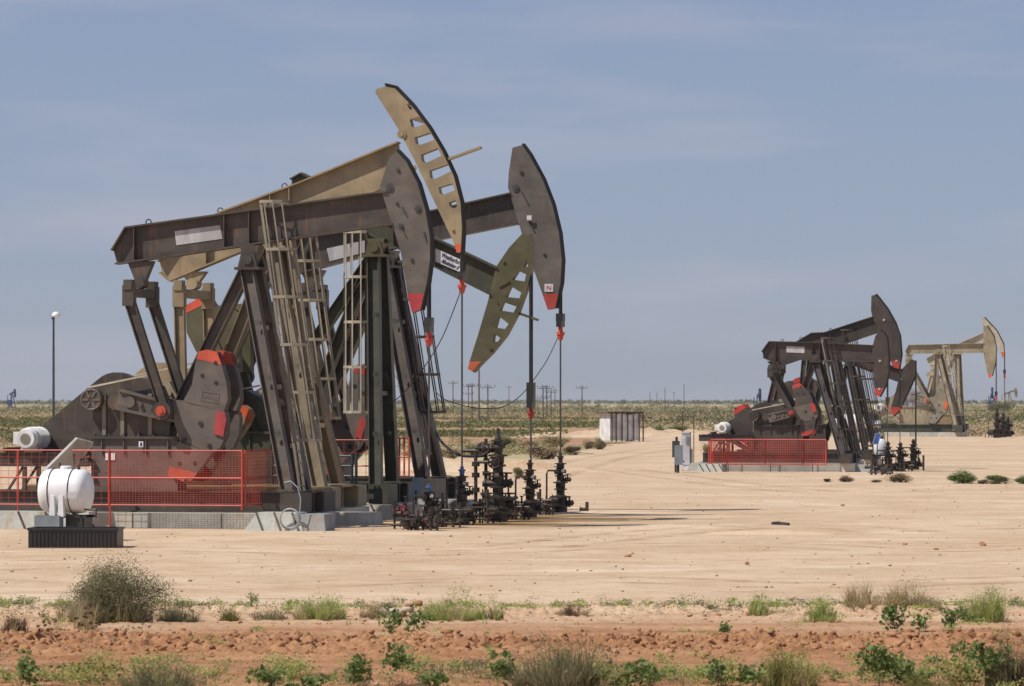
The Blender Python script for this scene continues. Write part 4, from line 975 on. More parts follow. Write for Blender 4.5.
block(fB, 344, 512, -2.3, 1.9, 1.0, .34, 'low pale concrete block beside the tan pumpjack base', 'conc_pale', .1)
block(fC, 375, 506, -2.6, 4.2, .7, .40, 'pale concrete block with tie bars before the olive legs', 'conc_pale', .1, 5)
block(fD, 424, 500, -2.1, 3.0, .9, .42, 'grey sloped concrete block under the rearmost brown legs', 'conc_grey', .25, 2)
block(fE1, 711, 472, -1.9, 1.3, 1.0, .36, 'small concrete block with tie bars left of the right cluster guard', 'conc', .2, 4)
block(fE1, 862, 468, -.5, 2.4, 1.2, .34, 'dark concrete block at the foot of the right cluster legs', 'conc_grey', .2)
T = block(fB, 314, 512, -1.5, 1.1, .9, .42, 'concrete block under the tan post base', 'conc_pale', .02)
m = MB().box(fB.p(306, 500, -1.4)[0], fB.p(329, 500, -1.4)[0], -1.75, -1.05, .44, 1.0); m.build('post_base', 'tan', B)
x, _ = fA.p(290, 520, -2.8); T = thing('coiled_hose', 'coiled grey hose leaning on the sloped concrete block', 'hose', (fA.X + x * CT - 2.78 * ST, fA.Y - x * ST - 2.78 * CT, 0), -TH)
for i in range(3): MB().ring((0, -i * .03, .30 + i * .01), .27 - .015 * i, .014, 'y', 20).build('coil', 'galv', T)
MB().sweep([(.24, 0, .42), (.27, .02, .8), (.18, .05, 1.1), (-.02, .10, 1.26), (-.2, .12, 1.22)], .014, 5).build('hose_end', 'galv', T)

# =================================================================== WELLHEADS
def stack(m, z, r, segs, rng, c=(0, 0)):
    prof = [(r * 1.0, z)]
    for h, k in segs:
        rr = r * k
        prof += [(rr, z), (rr, z + h * .62), (rr * 1.55, z + h * .63), (rr * 1.55, z + h * .82), (rr * 1.0, z + h * .83)]
        z += h
    prof.append((r * .5, z)); m.lathe(prof, c, 10); return z
def valve(T, p, d, ln, r, mat, wheel=True, up=True):
    """a gate valve on a side outlet: body, flanges, bonnet, handwheel"""
    p = Vector(p); d = Vector(d)
    m = MB().tube(p, p + d * ln, r * .6, 8).tube(p + d * ln * .25, p + d * ln * .33, r * 1.25, 8).tube(p + d * ln * .78, p + d * ln * .88, r * 1.25, 8).tube(p + d * ln * .36, p + d * ln * .75, r * 1.0, 8)
    q = p + d * ln * .55; u = Vector((0, 0, 1)) if up else Vector((0, -1, 0))
    m.tube(q, q + u * r * 2.6, r * .4, 6)
    v = m.build('valve', mat, T)
    if wheel:
        c = q + u * r * 2.6; w_ = MB().ring(c, r * 1.5, r * .2, 'z' if up else 'y', 10)
        for i in range(3):
            t = i * math.pi / 3; a = Vector((math.cos(t), math.sin(t), 0)) if up else Vector((math.cos(t), 0, math.sin(t))); w_.bar(c - a * r * 1.5, c + a * r * 1.5, r * .2, r * .2, (0, 0, 1) if up else (0, 1, 0))
        w_.build('handwheel', mat, v)
def wellhead(label, px, Y, H, seed, group, cap='iron', mat='iron', extra=1, s=1.0, sd=-1):
    rng = random.Random(seed); X = (px - 512) / F * Y
    T = thing('wellhead', label, 'wellhead', (X, Y, 0), -TH, group)
    m = MB(); z = stack(m, 0, .20 * s, [(H * .16, 1.0), (H * .15, 1.0)], rng); m.build('casing_head', mat, T)
    m = MB(); z2 = stack(m, z, .125 * s, [(H * .12, 1.0), (H * .11, 1.15), (H * .11, .9)], rng); m.build('tubing_head', mat, T)
    m = MB(); z3 = stack(m, z2, .095 * s, [(H * .10, .9), (H * .10, 1.2)], rng); m.box(-.16 * s, .16 * s, -.08, .08, z2 + .03, z2 + .13); m.build('blowout_preventer', mat, T)
    m = MB(); m.lathe([(.060 * s, z3), (.075 * s, z3 + H * .07), (.10 * s, z3 + H * .071), (.10 * s, z3 + H * .10), (.05 * s, z3 + H * .101), (.05 * s, H)], n=8); m.build('stuffing_box', cap, T)
    valve(T, (.10, 0, z * .55), (1, 0, 0), .30 * s, .075 * s, mat, False); valve(T, (-.10, 0, z * .55), (-1, 0, 0), .44 * s, .085 * s, mat, up=False)
    valve(T, (.08, 0, z2 * .86), (1, 0, 0), .24 * s, .06 * s, mat); valve(T, (-.06, -.02, z2 + .06), (0, -1, 0), .32 * s, .06 * s, mat)
    m = MB(); m.sweep([(sd * .5 * s, 0, z * .55), (sd * .56 * s, 0, z * .55), (sd * .60 * s, 0, z * .4), (sd * .60 * s, 0, 0)], .035, 6); m.build('flow_line', mat, T)
    m = MB(); m.sweep([(.07, .02, z2 + .1), (-.38 * s, .03, z2 + .1), (-.42 * s, .03, z2), (-.42 * s, .03, 0)], .028, 6); m.build('flow_line', mat, T)
    for i in range(extra):
        a = rng.uniform(-.8, .3); b = rng.uniform(-.7, .3); h = rng.uniform(.35, .95)
        m = MB().tube((a, b, 0), (a, b, h), .028, 6).tube((a, b, h * .5), (a, b, h * .62), .06, 8); m.tube((a, b, h), (a, b, h + .03), .055, 8); m.sweep([(a, b, h * .3), (a * .5, b, h * .3), (0, 0, h * .25)], .022, 5)
        m.build('riser', rng.choice([mat, 'iron2']), T)
    m = MB().tube((.10 * s, -.12, z2 + .1), (.10 * s, -.15, z2 + .1), .05, 8); m.build('pressure_gauge', 'label', T)
    return T
GW = 'wellheads in line beside the front row'
wellhead('short blue-flecked wellhead nearest the camera under the first horse head', 429, 109.2, 1.15, 1, GW, 'blue', extra=4)
wellhead('wellhead with a pale blue stuffing box left of the tall tree', 462, 112.5, 1.55, 2, GW, 'blue', extra=3)
wellhead('wellhead under the lowered olive horse head', 530, 119.6, 1.62, 3, GW, 'iron', extra=4)
wellhead('rightmost wellhead of the front row', 560.5, 124.6, 1.75, 4, GW, 'iron', extra=2)
# clutter of risers and valves joining the wells
def manifold(label, px, Y, seed, n=7, w_=1.0, h_=.9, mats=('iron', 'iron2'), group='pipe manifolds between the wellheads'):
    rng = random.Random(seed); X = (px - 512) / F * Y; T = thing('valve_manifold', label, 'pipe manifold', (X, Y, 0), -TH, group)
    for i in range(n):
        a = -w_ / 2 + w_ * (i + .5) / n + rng.uniform(-.06, .06); b = rng.uniform(-.35, .35); h = h_ * rng.uniform(.45, 1)
        mt = rng.choice(mats)
        m = MB().tube((a, b, 0), (a, b, h), rng.uniform(.02, .04), 6)
        for z in (h * .25, h * .55, h * .8):
            if rng.random() < .75: m.tube((a, b, z), (a, b, z + .07), rng.uniform(.055, .10), 8)
        m.build('riser', mt, T)
        if rng.random() < .8: valve(T, (a, b, h * rng.uniform(.3, .9)), rng.choice([(1, 0, 0), (-1, 0, 0), (0, -1, 0)]), rng.uniform(.2, .36), rng.uniform(.04, .07), mt, rng.random() < .7, rng.random() < .5)
    for z in (.12, h_ * .45): MB().tube((-w_ / 2, rng.uniform(-.2, .2), z), (w_ / 2, rng.uniform(-.2, .2), z), .03, 6).build('header_pipe', mats[0], T)
    return T
manifold('red and dark pipe manifold left of the nearest wellhead', 409, 109, 11, 7, .9, .75, ('iron2', 'iron', 'crimson'))
manifold('low reddish valve cluster at the nearest wellhead base', 424, 107.9, 12, 9, 1.0, .62, ('iron2', 'crimson', 'iron'))
manifold('pipe manifold between the two blue-topped wellheads', 445, 110.6, 13, 8, 1.0, 1.0)
manifold('pipe manifold at the foot of the tall tree', 481, 114.0, 14, 8, 1.1, .95)
manifold('pipe manifold between the tall tree and the olive machine wellhead', 513, 117.5, 15, 8, 1.0, .8)
manifold('pipe manifold left of the rightmost front wellhead', 543, 122.3, 16, 6, .7, .95)
# tall christmas tree
Y = 115.5; X = (498 - 512) / F * Y
T = thing('christmas_tree', 'tallest dark stacked valve tree among the front wellheads', 'wellhead', (X, Y, 0), -TH)
m = MB(); z = stack(m, 0, .27, [(.35, 1), (.38, 1.05)], random); m.build('casing_head', 'iron', T)
m = MB(); z2 = stack(m, z, .15, [(.30, 1.0), (.28, 1.1), (.30, .95), (.26, 1.15)], random); m.build('tree_body', 'iron', T)
m = MB(); z3 = stack(m, z2, .125, [(.20, 1.1), (.18, 1.0)], random); m.lathe([(.10, z3), (.05, z3 + .14), (.045, z3 + .26), (.015, z3 + .30)], n=8); m.build('tree_cap', 'iron', T)
for zz, d, l in ((1.05, (1, 0, 0), .42), (1.05, (-1, 0, 0), .42), (1.62, (0, -1, 0), .4), (2.0, (-1, 0, 0), .62), (.5, (1, 0, 0), .55), (.5, (-1, 0, 0), .6)): valve(T, (0, 0, zz), d, l, .105, 'iron', True, d[1] == 0 and zz < 1.5)
m = MB(); m.sweep([(-.55, 0, 2.0), (-.62, 0, 1.95), (-.62, 0, 1.6), (-.62, 0, .1)], .05, 6)
for z in (.35, .8, 1.2, 1.5): m.tube((-.62, 0, z), (-.62, 0, z + .13), .11, 8)
m.tube((-.62, 0, 1.62), (0, 0, 1.62), .05, 6).tube((-1.0, 0, 1.93), (-.1, 0, 1.93), .055, 6); m.build('side_riser', 'iron', T)
m = MB(); 
for z, r in ((.1, .12), (.35, .16), (.7, .10), (.95, .13), (1.25, .12), (1.6, .09), (1.85, .14), (2.0, .12)): m.tube((-.36, .1, z), (-.36, .1, z + .12), r * .8, 8)
m.tube((-.36, .1, 0), (-.36, .1, 2.25), .05, 6); m.build('side_riser', 'iron2', T)
# hose from the tree to the rearmost leg, load-cell cables
def cable(name, label, cat, pts, r, mat='cable'):
    # catenary-like smooth curve through world points
    P = [Vector(p) for p in pts]; out = []
    for i in range(len(P) - 1):
        p0 = P[max(i - 1, 0)]; p1, p2 = P[i], P[i + 1]; p3 = P[min(i + 2, len(P) - 1)]
        for k in range(6):
            t = k / 6; out.append(.5 * ((2 * p1) + (p2 - p0) * t + (2 * p0 - 5 * p1 + 4 * p2 - p3) * t * t + (3 * p1 - p0 - 3 * p2 + p3) * t ** 3))
    out.append(P[-1]); o = MB().sweep(out, r, 5).build(name, mat); return tag(o, label, cat)
def W(px, py, Y): return ((px - 512) / F * Y, Y, CH + (HZ - py) / F * Y)
cable('hose', 'black hose sagging from the rearmost leg to the tall valve tree', 'hose', [W(432, 425, 124), W(440, 440, 122), W(452, 451, 119.5), W(464, 456, 117.5), W(484, 456, 115.8)], .04)
cable('signal_cable', 'thin cable looping from the tan machine rod clamp to the olive legs', 'cable', [W(461, 290, 112.6), W(452, 314, 113), W(441, 340, 114.5), W(425, 366, 117), W(410, 386, 119), W(398, 398, 120.5), W(391, 403, 121)], .014)
cable('signal_cable', 'long thin cable swooping left from the rightmost rod clamp', 'cable', [W(558, 337, 124.6), W(547, 360, 124.2), W(532, 382, 123.6), W(520, 396, 123), W(505, 406, 122.5), W(490, 408.5, 122), W(470, 407, 122), W(446, 400, 122.5), W(436, 392, 123)], .014)
cable('signal_cable', 'faint thin cable behind the olive legs', 'cable', [W(386, 362, 126), W(396, 377, 126), W(404, 389, 126), W(412, 397, 126)], .008)
T = thing('solar_panel', 'small tilted solar panel beside the nearest wellhead manifold', 'solar panel', (*G(416, 519), 0), 0)
MB().tube((0, 0, 0), (0, 0, .8), .03, 6).build('mast', 'iron', T); x = MB(); x.add([(-.22, -.02, .62), (.16, -.02, .62), (.20, .22, 1.15), (-.10, .22, 1.15), (-.22, .0, .60), (.16, .0, .60), (.20, .24, 1.13), (-.10, .24, 1.13)], [(0, 1, 2, 3), (7, 6, 5, 4), (0, 4, 5, 1), (1, 5, 6, 2), (2, 6, 7, 3), (3, 7, 4, 0)]); x.build('panel', 'grey', T)
# right cluster wells
GW2 = 'small wellheads beside the right cluster'
wellhead('wellhead under the nearest head of the right cluster', 888, 190.5, 1.45, 21, GW2, extra=4, s=1.2)
wellhead('middle wellhead of the right cluster', 900.5, 196.8, 1.35, 22, GW2, extra=3, s=1.2)
wellhead('rightmost wellhead of the right cluster', 913.5, 202, 1.45, 23, GW2, extra=2, s=1.2)
manifold('pipe manifold left of the right cluster wellheads', 880, 187.5, 24, 7, 1.1, .8, ('iron', 'iron2'), 'pipe manifolds beside the right cluster')
manifold('pipe manifold between the middle and rightmost cluster wellheads', 907, 198, 25, 6, .7, .6, ('iron', 'iron2'), 'pipe manifolds beside the right cluster')
for i, (px, Y) in enumerate(((997, 372), (1003, 378), (1008, 384))):
    wellhead(('far dark wellhead left of three at the right edge', 'far dark wellhead middle of three at the right edge', 'far dark wellhead rightmost at the right edge')[i], px, Y, 2.6 - .4 * i, 30 + i, 'far wellheads at the right edge', extra=4, s=1.7)
T = thing('post', 'short bare steel post standing right of the cluster wellheads', 'post', (*G(923.5, 470.5), 0)); MB().tube((0, 0, 0), (0, 0, .68), .05, 8).build('pipe', 'iron2', T); MB().tube((0, 0, .682), (0, 0, .71), .06, 8).build('cap', 'iron', T)
T = thing('pipe_stub', 'small rusty pipe stub on the ground right of the front wellheads', 'pipe stub', (*G(587, 512), 0)); MB().tube((0, 0, 0), (0, 0, .30), .05, 8).build('stub', 'iron2', T); MB().tube((-.22, 0, .08), (.05, 0, .08), .05, 8).tube((-.22, 0, .08), (-.18, 0, .08), .08, 8).build('elbow', 'iron2', T)
T = thing('hose_scrap', 'short dark scrap of hose lying on the pad', 'hose scrap', (*G(780, 525), 0)); MB().sweep([(-.18, .3, .03), (-.02, .05, .05), (.08, -.2, .04), (.20, -.45, .03)], .045, 6).build('hose', 'black', T)
rng = random.Random(77)
for i, (px, py) in enumerate(((936, 550), (905, 545), (843, 506), (747, 565), (628, 557), (983, 546))):
    X, Y = G(px, py); me = rocks('dirt_lump', np.array([[0, 0, .02]]), np.array([.06 + .02 * (i % 3)]), 'clod', i); o = link('dirt_lump', me, None, (X, Y, 0))
    tag(o, ('dark dirt lump on the pad above the dry grass at right', 'small dirt lump left of the larger lump on the right of the pad', 'brown dirt lump on a faint ridge below the cluster footing', 'small dirt lump low on the middle of the pad', 'lone dark speck of dirt right of the wellheads on the pad', 'dirt lump nearest the right edge of the pad')[i], 'dirt lump', 'single dirt lumps on the pad')

# =================================================================== CHEMICAL TANK
X, Y = G(66, 541)
T = thing('chemical_tank', 'white strapped chemical tank standing at left in front of the red guard', 'tank', (X, Y, 0), R(-14))
k = Y / F
z0 = 27 * k; r = 22.2 * k; Lh = 22 * k; zc = z0 + r + .02
prof = [(.05, -Lh - .10), (r * .55, -Lh - .085), (r * .85, -Lh - .03), (r * .97, -Lh + .05), (r, -Lh + .14), (r, Lh - .14), (r * .97, Lh - .05), (r * .85, Lh + .03), (r * .55, Lh + .085), (.05, Lh + .10)]
m = MB().lathe(prof, n=28); m.v = [(c, a, b + zc) for a, b, c in m.v]; tk = m.build('vessel', 'tank', T, True)
for x in (-Lh * .55, Lh * .42): m = MB().ring((x, 0, zc), r + .012, .012, 'x', 28); m.build('strap', 'iron2', T)
for x in (-Lh * .30, Lh * .12): MB().prism([(x - .07, z0 - .05), (x + .07, z0 - .05), (x + .05, zc - .1), (x - .05, zc - .1)], -r - .02, -r * .75).build('support_leg', 'tank', T)
for x in (-Lh * .30, Lh * .12): MB().prism([(x - .07, z0 - .05), (x + .07, z0 - .05), (x + .05, zc - .1), (x - .05, zc - .1)], r * .75, r + .02).build('support_leg', 'tank', T)
MB().lathe([(.14, zc + r - .02), (.14, zc + r + .05), (.11, zc + r + .07)], (.0, 0), 12).build('lid', 'tank', T)
m = MB()
for a in (-.5, .5):
    for b in (-.32, .32): m.bar((a, b, .05), (a, b, z0 - .02), .06, .06)
m.bar((-.6, -.32, z0 - .05), (.6, -.32, z0 - .05), .06, .06).bar((-.6, .32, z0 - .05), (.6, .32, z0 - .05), .06, .06); m.box(.1, .55, -.3, .3, .2, z0 - .08); m.build('stand', 'black', T)
MB().box(-.56, .06, -.62, -.34, 12 * k, 26 * k).build('pump_box', 'grey', T)
MB().tube((-.1, -.45, .14), (.25, -.45, .14), .07, 8).tube((.56, -.3, .75), (.85, -.3, .75), .02, 6).tube((.85, -.3, .55), (.85, -.3, .78), .016, 6).build('injector_pump', 'iron', T)
X, Y = G(74, 548)
T = thing('containment_tray', 'black plastic spill tray on the dirt under the white tank', 'tray', (X, Y + .45, 0), R(-2))
wl, dp, hh = 0.98, .55, .46
m = MB(); n = 22
for (x0, y0, x1, y1) in ((-wl, -dp, wl, -dp), (wl, -dp, wl, dp), (wl, dp, -wl, dp), (-wl, dp, -wl, -dp)):
    m.bar((x0, y0, hh * .45), (x1, y1, hh * .45), hh * .9, .03, (0, 0, 1)); 
    m.bar((x0, y0, hh * .92), (x1, y1, hh * .92), .05, .09, (0, 0, 1))
m.box(-wl + .03, wl - .03, -dp + .03, dp - .03, .01, .03); tr = m.build('tray', 'black', T)
for i in range(n): x = -wl + .06 + i * (2 * wl - .12) / (n - 1); piece('rib', lambda: MB().box(-.014, .014, -.02, .0, .02, .36), 'rib', 'black', tr, (x, -dp - .016, 0))
MB().box(-.12, .08, -r - .012, -r + .01, zc - .06, zc + .08).build('tank_label', 'sticker', T)
MB().sweep([(.30, -r * .8, z0 - .02), (.45, -r * .9, z0 - .12), (.50, -.4, .35), (.35, -.35, .2)], .02, 6).build('hose', 'black', T)
kk = MB().tube((-.15, 0, zc + r + .02), (-.15, 0, zc + r + .14), .03, 8).tube((.35, -.1, zc + r - .04), (.35, -.1, zc + r + .05), .035, 8); T2 = bpy.data.objects[tk.name]; kk.build('vent', 'iron', tk)
# solar panel above the tank
Y = 109.4; X = (66 - 512) / F * Y
T = thing('solar_panel', 'dusty tilted solar panel mounted above the white chemical tank', 'solar panel', (X, Y, 0), 0)
def WL(px, py, dy): return ((px - 512) / F * (Y + dy) - X, dy, CH + (HZ - py) / F * (Y + dy))
p = [WL(44, 471, -.45), WL(76, 439, .25), WL(92, 443, .75), WL(72, 470, .1)]
m = MB(); q = [Vector(a) for a in p]; nrm = (q[1] - q[0]).cross(q[3] - q[0]).normalized() * .045
m.add(q + [a - nrm for a in q], [(0, 1, 2, 3), (7, 6, 5, 4), (0, 4, 5, 1), (1, 5, 6, 2), (2, 6, 7, 3), (3, 7, 4, 0)]); pn = m.build('panel', 'cream', T)
m = MB()
for a, b in ((0, 1), (1, 2), (2, 3), (3, 0)): m.bar(q[a], q[b], .07, .07)
m.build('frame', 'white', pn)
m = MB().tube(WL(70, 505, .3), WL(74, 456, .3), .03, 6).tube(WL(62, 468, .3), WL(90, 456, .3), .02, 6).box(*(sorted((WL(58, 0, 0)[0], WL(74, 0, 0)[0]))), .1, .4, 1.62, 1.92); m.build('bracket', 'iron2', T)

# =================================================================== UTILITY CABINETS, SHED, LAMP, POLES
X, Y = G(686.5, 471)
T = thing('electrical_cabinet', 'tall light grey electrical cabinet left of the right cluster', 'cabinet', (X, Y, 0), R(-8)); k = Y / F
MB().box(-4.6 * k, 4.0 * k, -.25, .25, .08, 38 * k).build('body', 'cab', T); MB().box(-3.6 * k, 3.6 * k, -.28, -.252, .3, 24 * k).build('door', 'cab', T)
MB().box(0, 3.2 * k, -.30, -.255, 27 * k, 35 * k).build('meter_window', 'grey', T); MB().box(-4.6 * k, 4 * k, -.3, .3, 38 * k, 39 * k).build('roof', 'lgrey', T)
MB().box(-3 * k, -1.5 * k, -.29, -.26, 9 * k, 10.5 * k).build('latch', 'iron', T)
MB().box(4.6 * k, 6 * k, -.1, .1, .0, 22 * k).build('conduit_box', 'cream', T)
for px in (682.5, 693.8):
    x = (px - 512) / F * (Y + .6); t2 = thing('mast', 'thin steel mast just %s of the tall grey cabinet' % ('left' if px < 690 else 'right'), 'mast', (x, Y + .6, 0), 0, 'thin masts behind the electrical cabinet')
    MB().tube((0, 0, 0), (0, 0, 60 * k), .022, 6).build('pole', 'iron2', t2); MB().box(-.05, .05, -.05, .05, 60 * k, 61.5 * k).build('head', 'galv', t2)
X2, Y2 = G(678, 473)
T = thing('junction_box', 'dark grey junction box on a post left of the tall cabinet', 'junction box', (X2, Y2, 0), R(-8))
MB().box(-.06, .06, -.05, .05, 0, .45).build('post', 'black', T); MB().box(-2.6 * k * 1.2, 4.2 * k, -.16, .16, 8 * k, 27 * k).build('box', 'grey', T)
T = thing('junction_box', 'small charcoal box behind the dark grey junction box', 'junction box', ((675.5 - 512) / F * (Y2 + 1), Y2 + 1, 0), R(-8))
MB().box(-.04, .04, -.04, .04, 0, 1.3).build('post', 'black', T); MB().box(-3 * k, 4 * k, -.12, .12, 15 * k, 31 * k).build('box', 'greenblue', T); MB().tube((.05, 0, 31 * k), (.05, 0, 35 * k), .06, 8).build('vent', 'iron', T)
# shed
X, Y = G(618, 441.5); k = Y / F
T = thing('shed', 'small white shed with a thin dark roof on open posts', 'shed', (X, Y, 0), R(27))
MB().box(-16 * k, 16 * k, -13 * k, 9 * k, .1, 27 * k).build('wall', 'white', T)
MB().box(-20 * k, 22 * k, -16 * k, 11 * k, 29.0 * k, 29.8 * k).build('roof', 'wood', T)
m = MB()
for x in np.linspace(-19 * k, 20 * k, 7): m.box(x - .06, x + .06, -16 * k, 10 * k, 27.9 * k, 28.95 * k)
m.build('rafter', 'wood', T)
for i, x in enumerate((-15, -10, -3.5, 3, 9.5, 16, 20.5)): MB().box(x * k - .045, x * k + .045, -15 * k - .045, -15 * k + .045, 0, 27.85 * k).build('post', 'wood', T)
for i, x in enumerate((15.5, 19.5)): MB().box(x * k - .09, x * k + .09, 8 * k, 8 * k + .18, 0, 27.85 * k).build('post', 'wood', T)
# white tanks behind the cluster
for i, (px, py, Y, r, Lh, lab) in enumerate(((851, 422.5, 330, .55, 1.3, 'white horizontal tank seen between the right cluster legs'), (872, 425, 335, .38, .6, 'white horizontal tank with a black cap below the dipped head'))):
    X = (px - 512) / F * Y; T = thing('storage_tank', lab, 'tank', (X, Y, 0), -TH, 'white tanks behind the right cluster')
    z = CH - (py - HZ) / F * Y + .1
    m = MB().lathe([(.05, -Lh - .2), (r * .8, -Lh - .05), (r, -Lh + .15), (r, Lh - .15), (r * .8, Lh + .05), (.05, Lh + .2)], n=18); m.v = [(c, a, b + z) for a, b, c in m.v]; m.build('vessel', 'tank', T, True)
    for x in (-Lh * .6, Lh * .6): MB().box(x - .12, x + .12, -r * .8, r * .8, 0, z - r * .7).build('cradle', 'black', T)
    if i: MB().lathe([(.55, z + r - .05), (.55, z + r + .3), (.3, z + r + .45)], n=12).build('cap', 'iron', T)
X, Y = G(885, 471.5); k = Y / F
T = thing('chemical_tank', 'white upright tank with dark lid beside the cluster wellheads', 'tank', (X, Y + 2.5, 0), 0)
MB().lathe([(.26, .75), (.30, .85), (.32, 1.2), (.24, 1.42), (.14, 1.5)], n=18).build('vessel', 'tank', T, True); MB().lathe([(.16, 1.501), (.16, 1.58), (.12, 1.6)], n=10).build('lid', 'iron', T)
m = MB()
for a in (-.3, .3):
    for b in (-.3, .3): m.bar((a, b, 0), (a, b, .76), .06, .06)
m.box(-.4, .4, -.4, .4, .68, .745); m.build('stand', 'iron', T)
X, Y = G(877.3, 474)
T = thing('solar_panel', 'blue solar panel on a thin post beside the cluster wellheads', 'solar panel', (X, Y, 0), 0); k = Y / F
MB().tube((0, 0, 0), (0, 0, 33 * k), .025, 6).build('mast', 'iron', T)
m = MB(); q = [Vector(a) for a in ((-5 * k, -.25, 30 * k), (.5 * k, -.25, 30 * k), (4.2 * k, .25, 40.5 * k), (-1.2 * k, .25, 40.5 * k))]; nr = Vector((0, .03, -.02))
m.add(q + [a + nr for a in q], [(0, 1, 2, 3), (7, 6, 5, 4), (0, 4, 5, 1), (1, 5, 6, 2), (2, 6, 7, 3), (3, 7, 4, 0)]); pn = m.build('panel', 'solar', T)
m = MB(); [m.bar(q[a], q[b], .03, .03) for a, b in ((0, 1), (1, 2), (2, 3), (3, 0))]; m.build('frame', 'galv', pn)
# lamp post at left
Y = 205; X = (53.5 - 512) / F * Y; k = Y / F
T = thing('lamp_post', 'slender pole with a round white lamp at far left', 'lamp post', (X, Y, 0), 0)
MB().tube((0, 0, 0), (0, 0, 151 * k), .07, 8, .05).build('pole', 'greenblue', T)
m = MB().lathe([(.02, 151.5 * k), (.14, 151.8 * k), (.20, 153 * k), (.20, 154.5 * k), (.12, 156.5 * k), (.02, 157 * k)], (.12, 0), 12); m.build('lamp_head', 'white', T, True)
MB().box(-.1, .06, -.05, .05, 149.5 * k, 151.4 * k).build('bracket', 'iron', T)
# utility poles
poles = [(453, 381, 900, 1), (468.5, 384, 900, 2), (472, 383, 740, 1), (479, 366, 560, 0), (487.8, 384, 640, 1), (509, 386, 1500, 1), (543, 385, 700, 2), (546.8, 385, 720, 1), (551, 389, 740, 1), (582, 385.5, 800, 1), (665, 388, 1300, 0), (684, 384, 1200, 0), (650, 392, 2200, 0), (657, 392, 2300, 0), (674, 392, 2100, 1), (364, 386, 900, 1), (555, 388, 1100, 0), (395, 385, 1400, 1), (402, 383, 1100, 1)]
desc = ['leftmost pole of the line, with one crossarm, past the front row', 'pole with two crossarms left of the lowered head tip', 'pole with one crossarm just right of the two-crossarm pole', 'tall bare pole below the lowered orange head tip', 'pole with one crossarm right of the tall bare pole', 'faint lone pole between the two pole groups', 'two-crossarm pole left of three by the rightmost rod', 'one-crossarm pole, middle of three by the rightmost rod', 'shorter one-crossarm pole, right of three by the rightmost rod', 'lone pole with a crossarm left of the white shed', 'short bare pole above the open ground right of the shed', 'tall bare pole on the horizon left of the right cluster', 'tiny far pole, leftmost above the shed skyline', 'tiny far pole beside the leftmost tiny pole', 'tiny far pole with a crossarm between two bare poles', 'far pole seen between the tan and olive machines', 'faint bare pole just right of the three grouped poles', 'far pole right of the olive legs, left of two', 'far pole right of the olive legs, right of two']
for (px, ty, Y, arms), d in zip(poles, desc):
    X = (px - 512) / F * Y; Hh = CH + (HZ - ty) / F * Y; rr = max(.13, .8 * Y / F * .48)
    T = thing('utility_pole', d, 'utility pole', (X, Y, 0), R(random.Random(px).uniform(-35, 35)), 'utility poles along the horizon')
    MB().tube((0, 0, 0), (0, 0, Hh), rr, 6, rr * .75).build('pole', 'wood', T)
    for a in range(arms):
        z = Hh - .6 - a * 1.6; ar = MB().box(-1.0, 1.0, -.09 - rr, -.0 - rr, z, z + max(.10, rr * .4)).build('crossarm', 'wood', T)
        m = MB(); [m.tube((x, -rr, z + .2), (x, -rr, z + .45), .07, 6) for x in (-1.05, -.4, .4, 1.05)]; m.build('insulators', 'iron', ar)

# =================================================================== PLANTS
def blades(n, w_, h_, seed, width=.008, lean=.5, base=.25, segs=4, hv=.5):
    rs = np.random.RandomState(seed); width = width * .62
    nc = max(3, min(16, n // 22)); ca = rs.rand(nc) * 2 * np.pi; cr = np.sqrt(rs.rand(nc)) * w_ * .36; ch = rs.uniform(.5, 1.0, nc) * (1 - .85 * (cr / (w_ * .5 + 1e-6)) ** 1.5)
    k = rs.randint(0, nc, n); a = rs.rand(n) * 2 * np.pi
    ox = cr[k] * np.cos(ca[k]) + rs.normal(size=n) * w_ * .035; oy = cr[k] * np.sin(ca[k]) + rs.normal(size=n) * w_ * .035
    h = h_ * ch[k] * (1 - hv * rs.rand(n) ** .8); out = rs.rand(n) ** 1.2 * w_ * .26 + ox * 0
    # outer blades lean outwards
    lx = out * np.cos(a) + ox * .35 * rs.rand(n); ly = out * np.sin(a) + oy * .35 * rs.rand(n)
    t = np.linspace(0, 1, segs + 1); curve = t[None] ** rs.uniform(1.2, 2.6, n)[:, None]
    cx = ox[:, None] + lx[:, None] * curve; cy = oy[:, None] + ly[:, None] * curve
    dro = rs.uniform(0, .35, n)[:, None]; cz = h[:, None] * (t - dro * t ** 3)
    ww = width * (1 - .9 * t)[None] * rs.uniform(.5, 1.4, n)[:, None]; face = rs.rand(n) * np.pi
    fx, fy = np.cos(face)[:, None], np.sin(face)[:, None]
    Lf = np.stack([cx - fx * ww, cy - fy * ww, cz], -1); Rt = np.stack([cx + fx * ww, cy + fy * ww, cz], -1)
    V = np.stack([Lf, Rt], 2).reshape(n, -1, 3); kk = 2 * (segs + 1)
    f = np.array([[2 * i, 2 * i + 1, 2 * i + 3, 2 * i + 2] for i in range(segs)])
    Fc = (f[None] + (np.arange(n) * kk)[:, None, None]).reshape(-1, 4)
    return V.reshape(-1, 3), Fc
def leaves(P, size, seed, up=.4):
    """small folded leaf quads at points P"""
    rs = np.random.RandomState(seed); n = len(P); size = np.broadcast_to(size, (n,))
    d = rs.normal(size=(n, 3)); d[:, 2] = np.abs(d[:, 2]) * up + .1; d /= np.linalg.norm(d, axis=1)[:, None]
    e = np.cross(d, rs.normal(size=(n, 3))); e /= np.linalg.norm(e, axis=1)[:, None]
    L_ = size[:, None]; a = P; b = P + d * L_ * .5 + e * L_ * .42; c = P + d * L_ * 1.1; g = P + d * L_ * .5 - e * L_ * .42
    V = np.stack([a, b, c, g], 1).reshape(-1, 3); Fc = np.arange(4 * n).reshape(-1, 4); return V, Fc
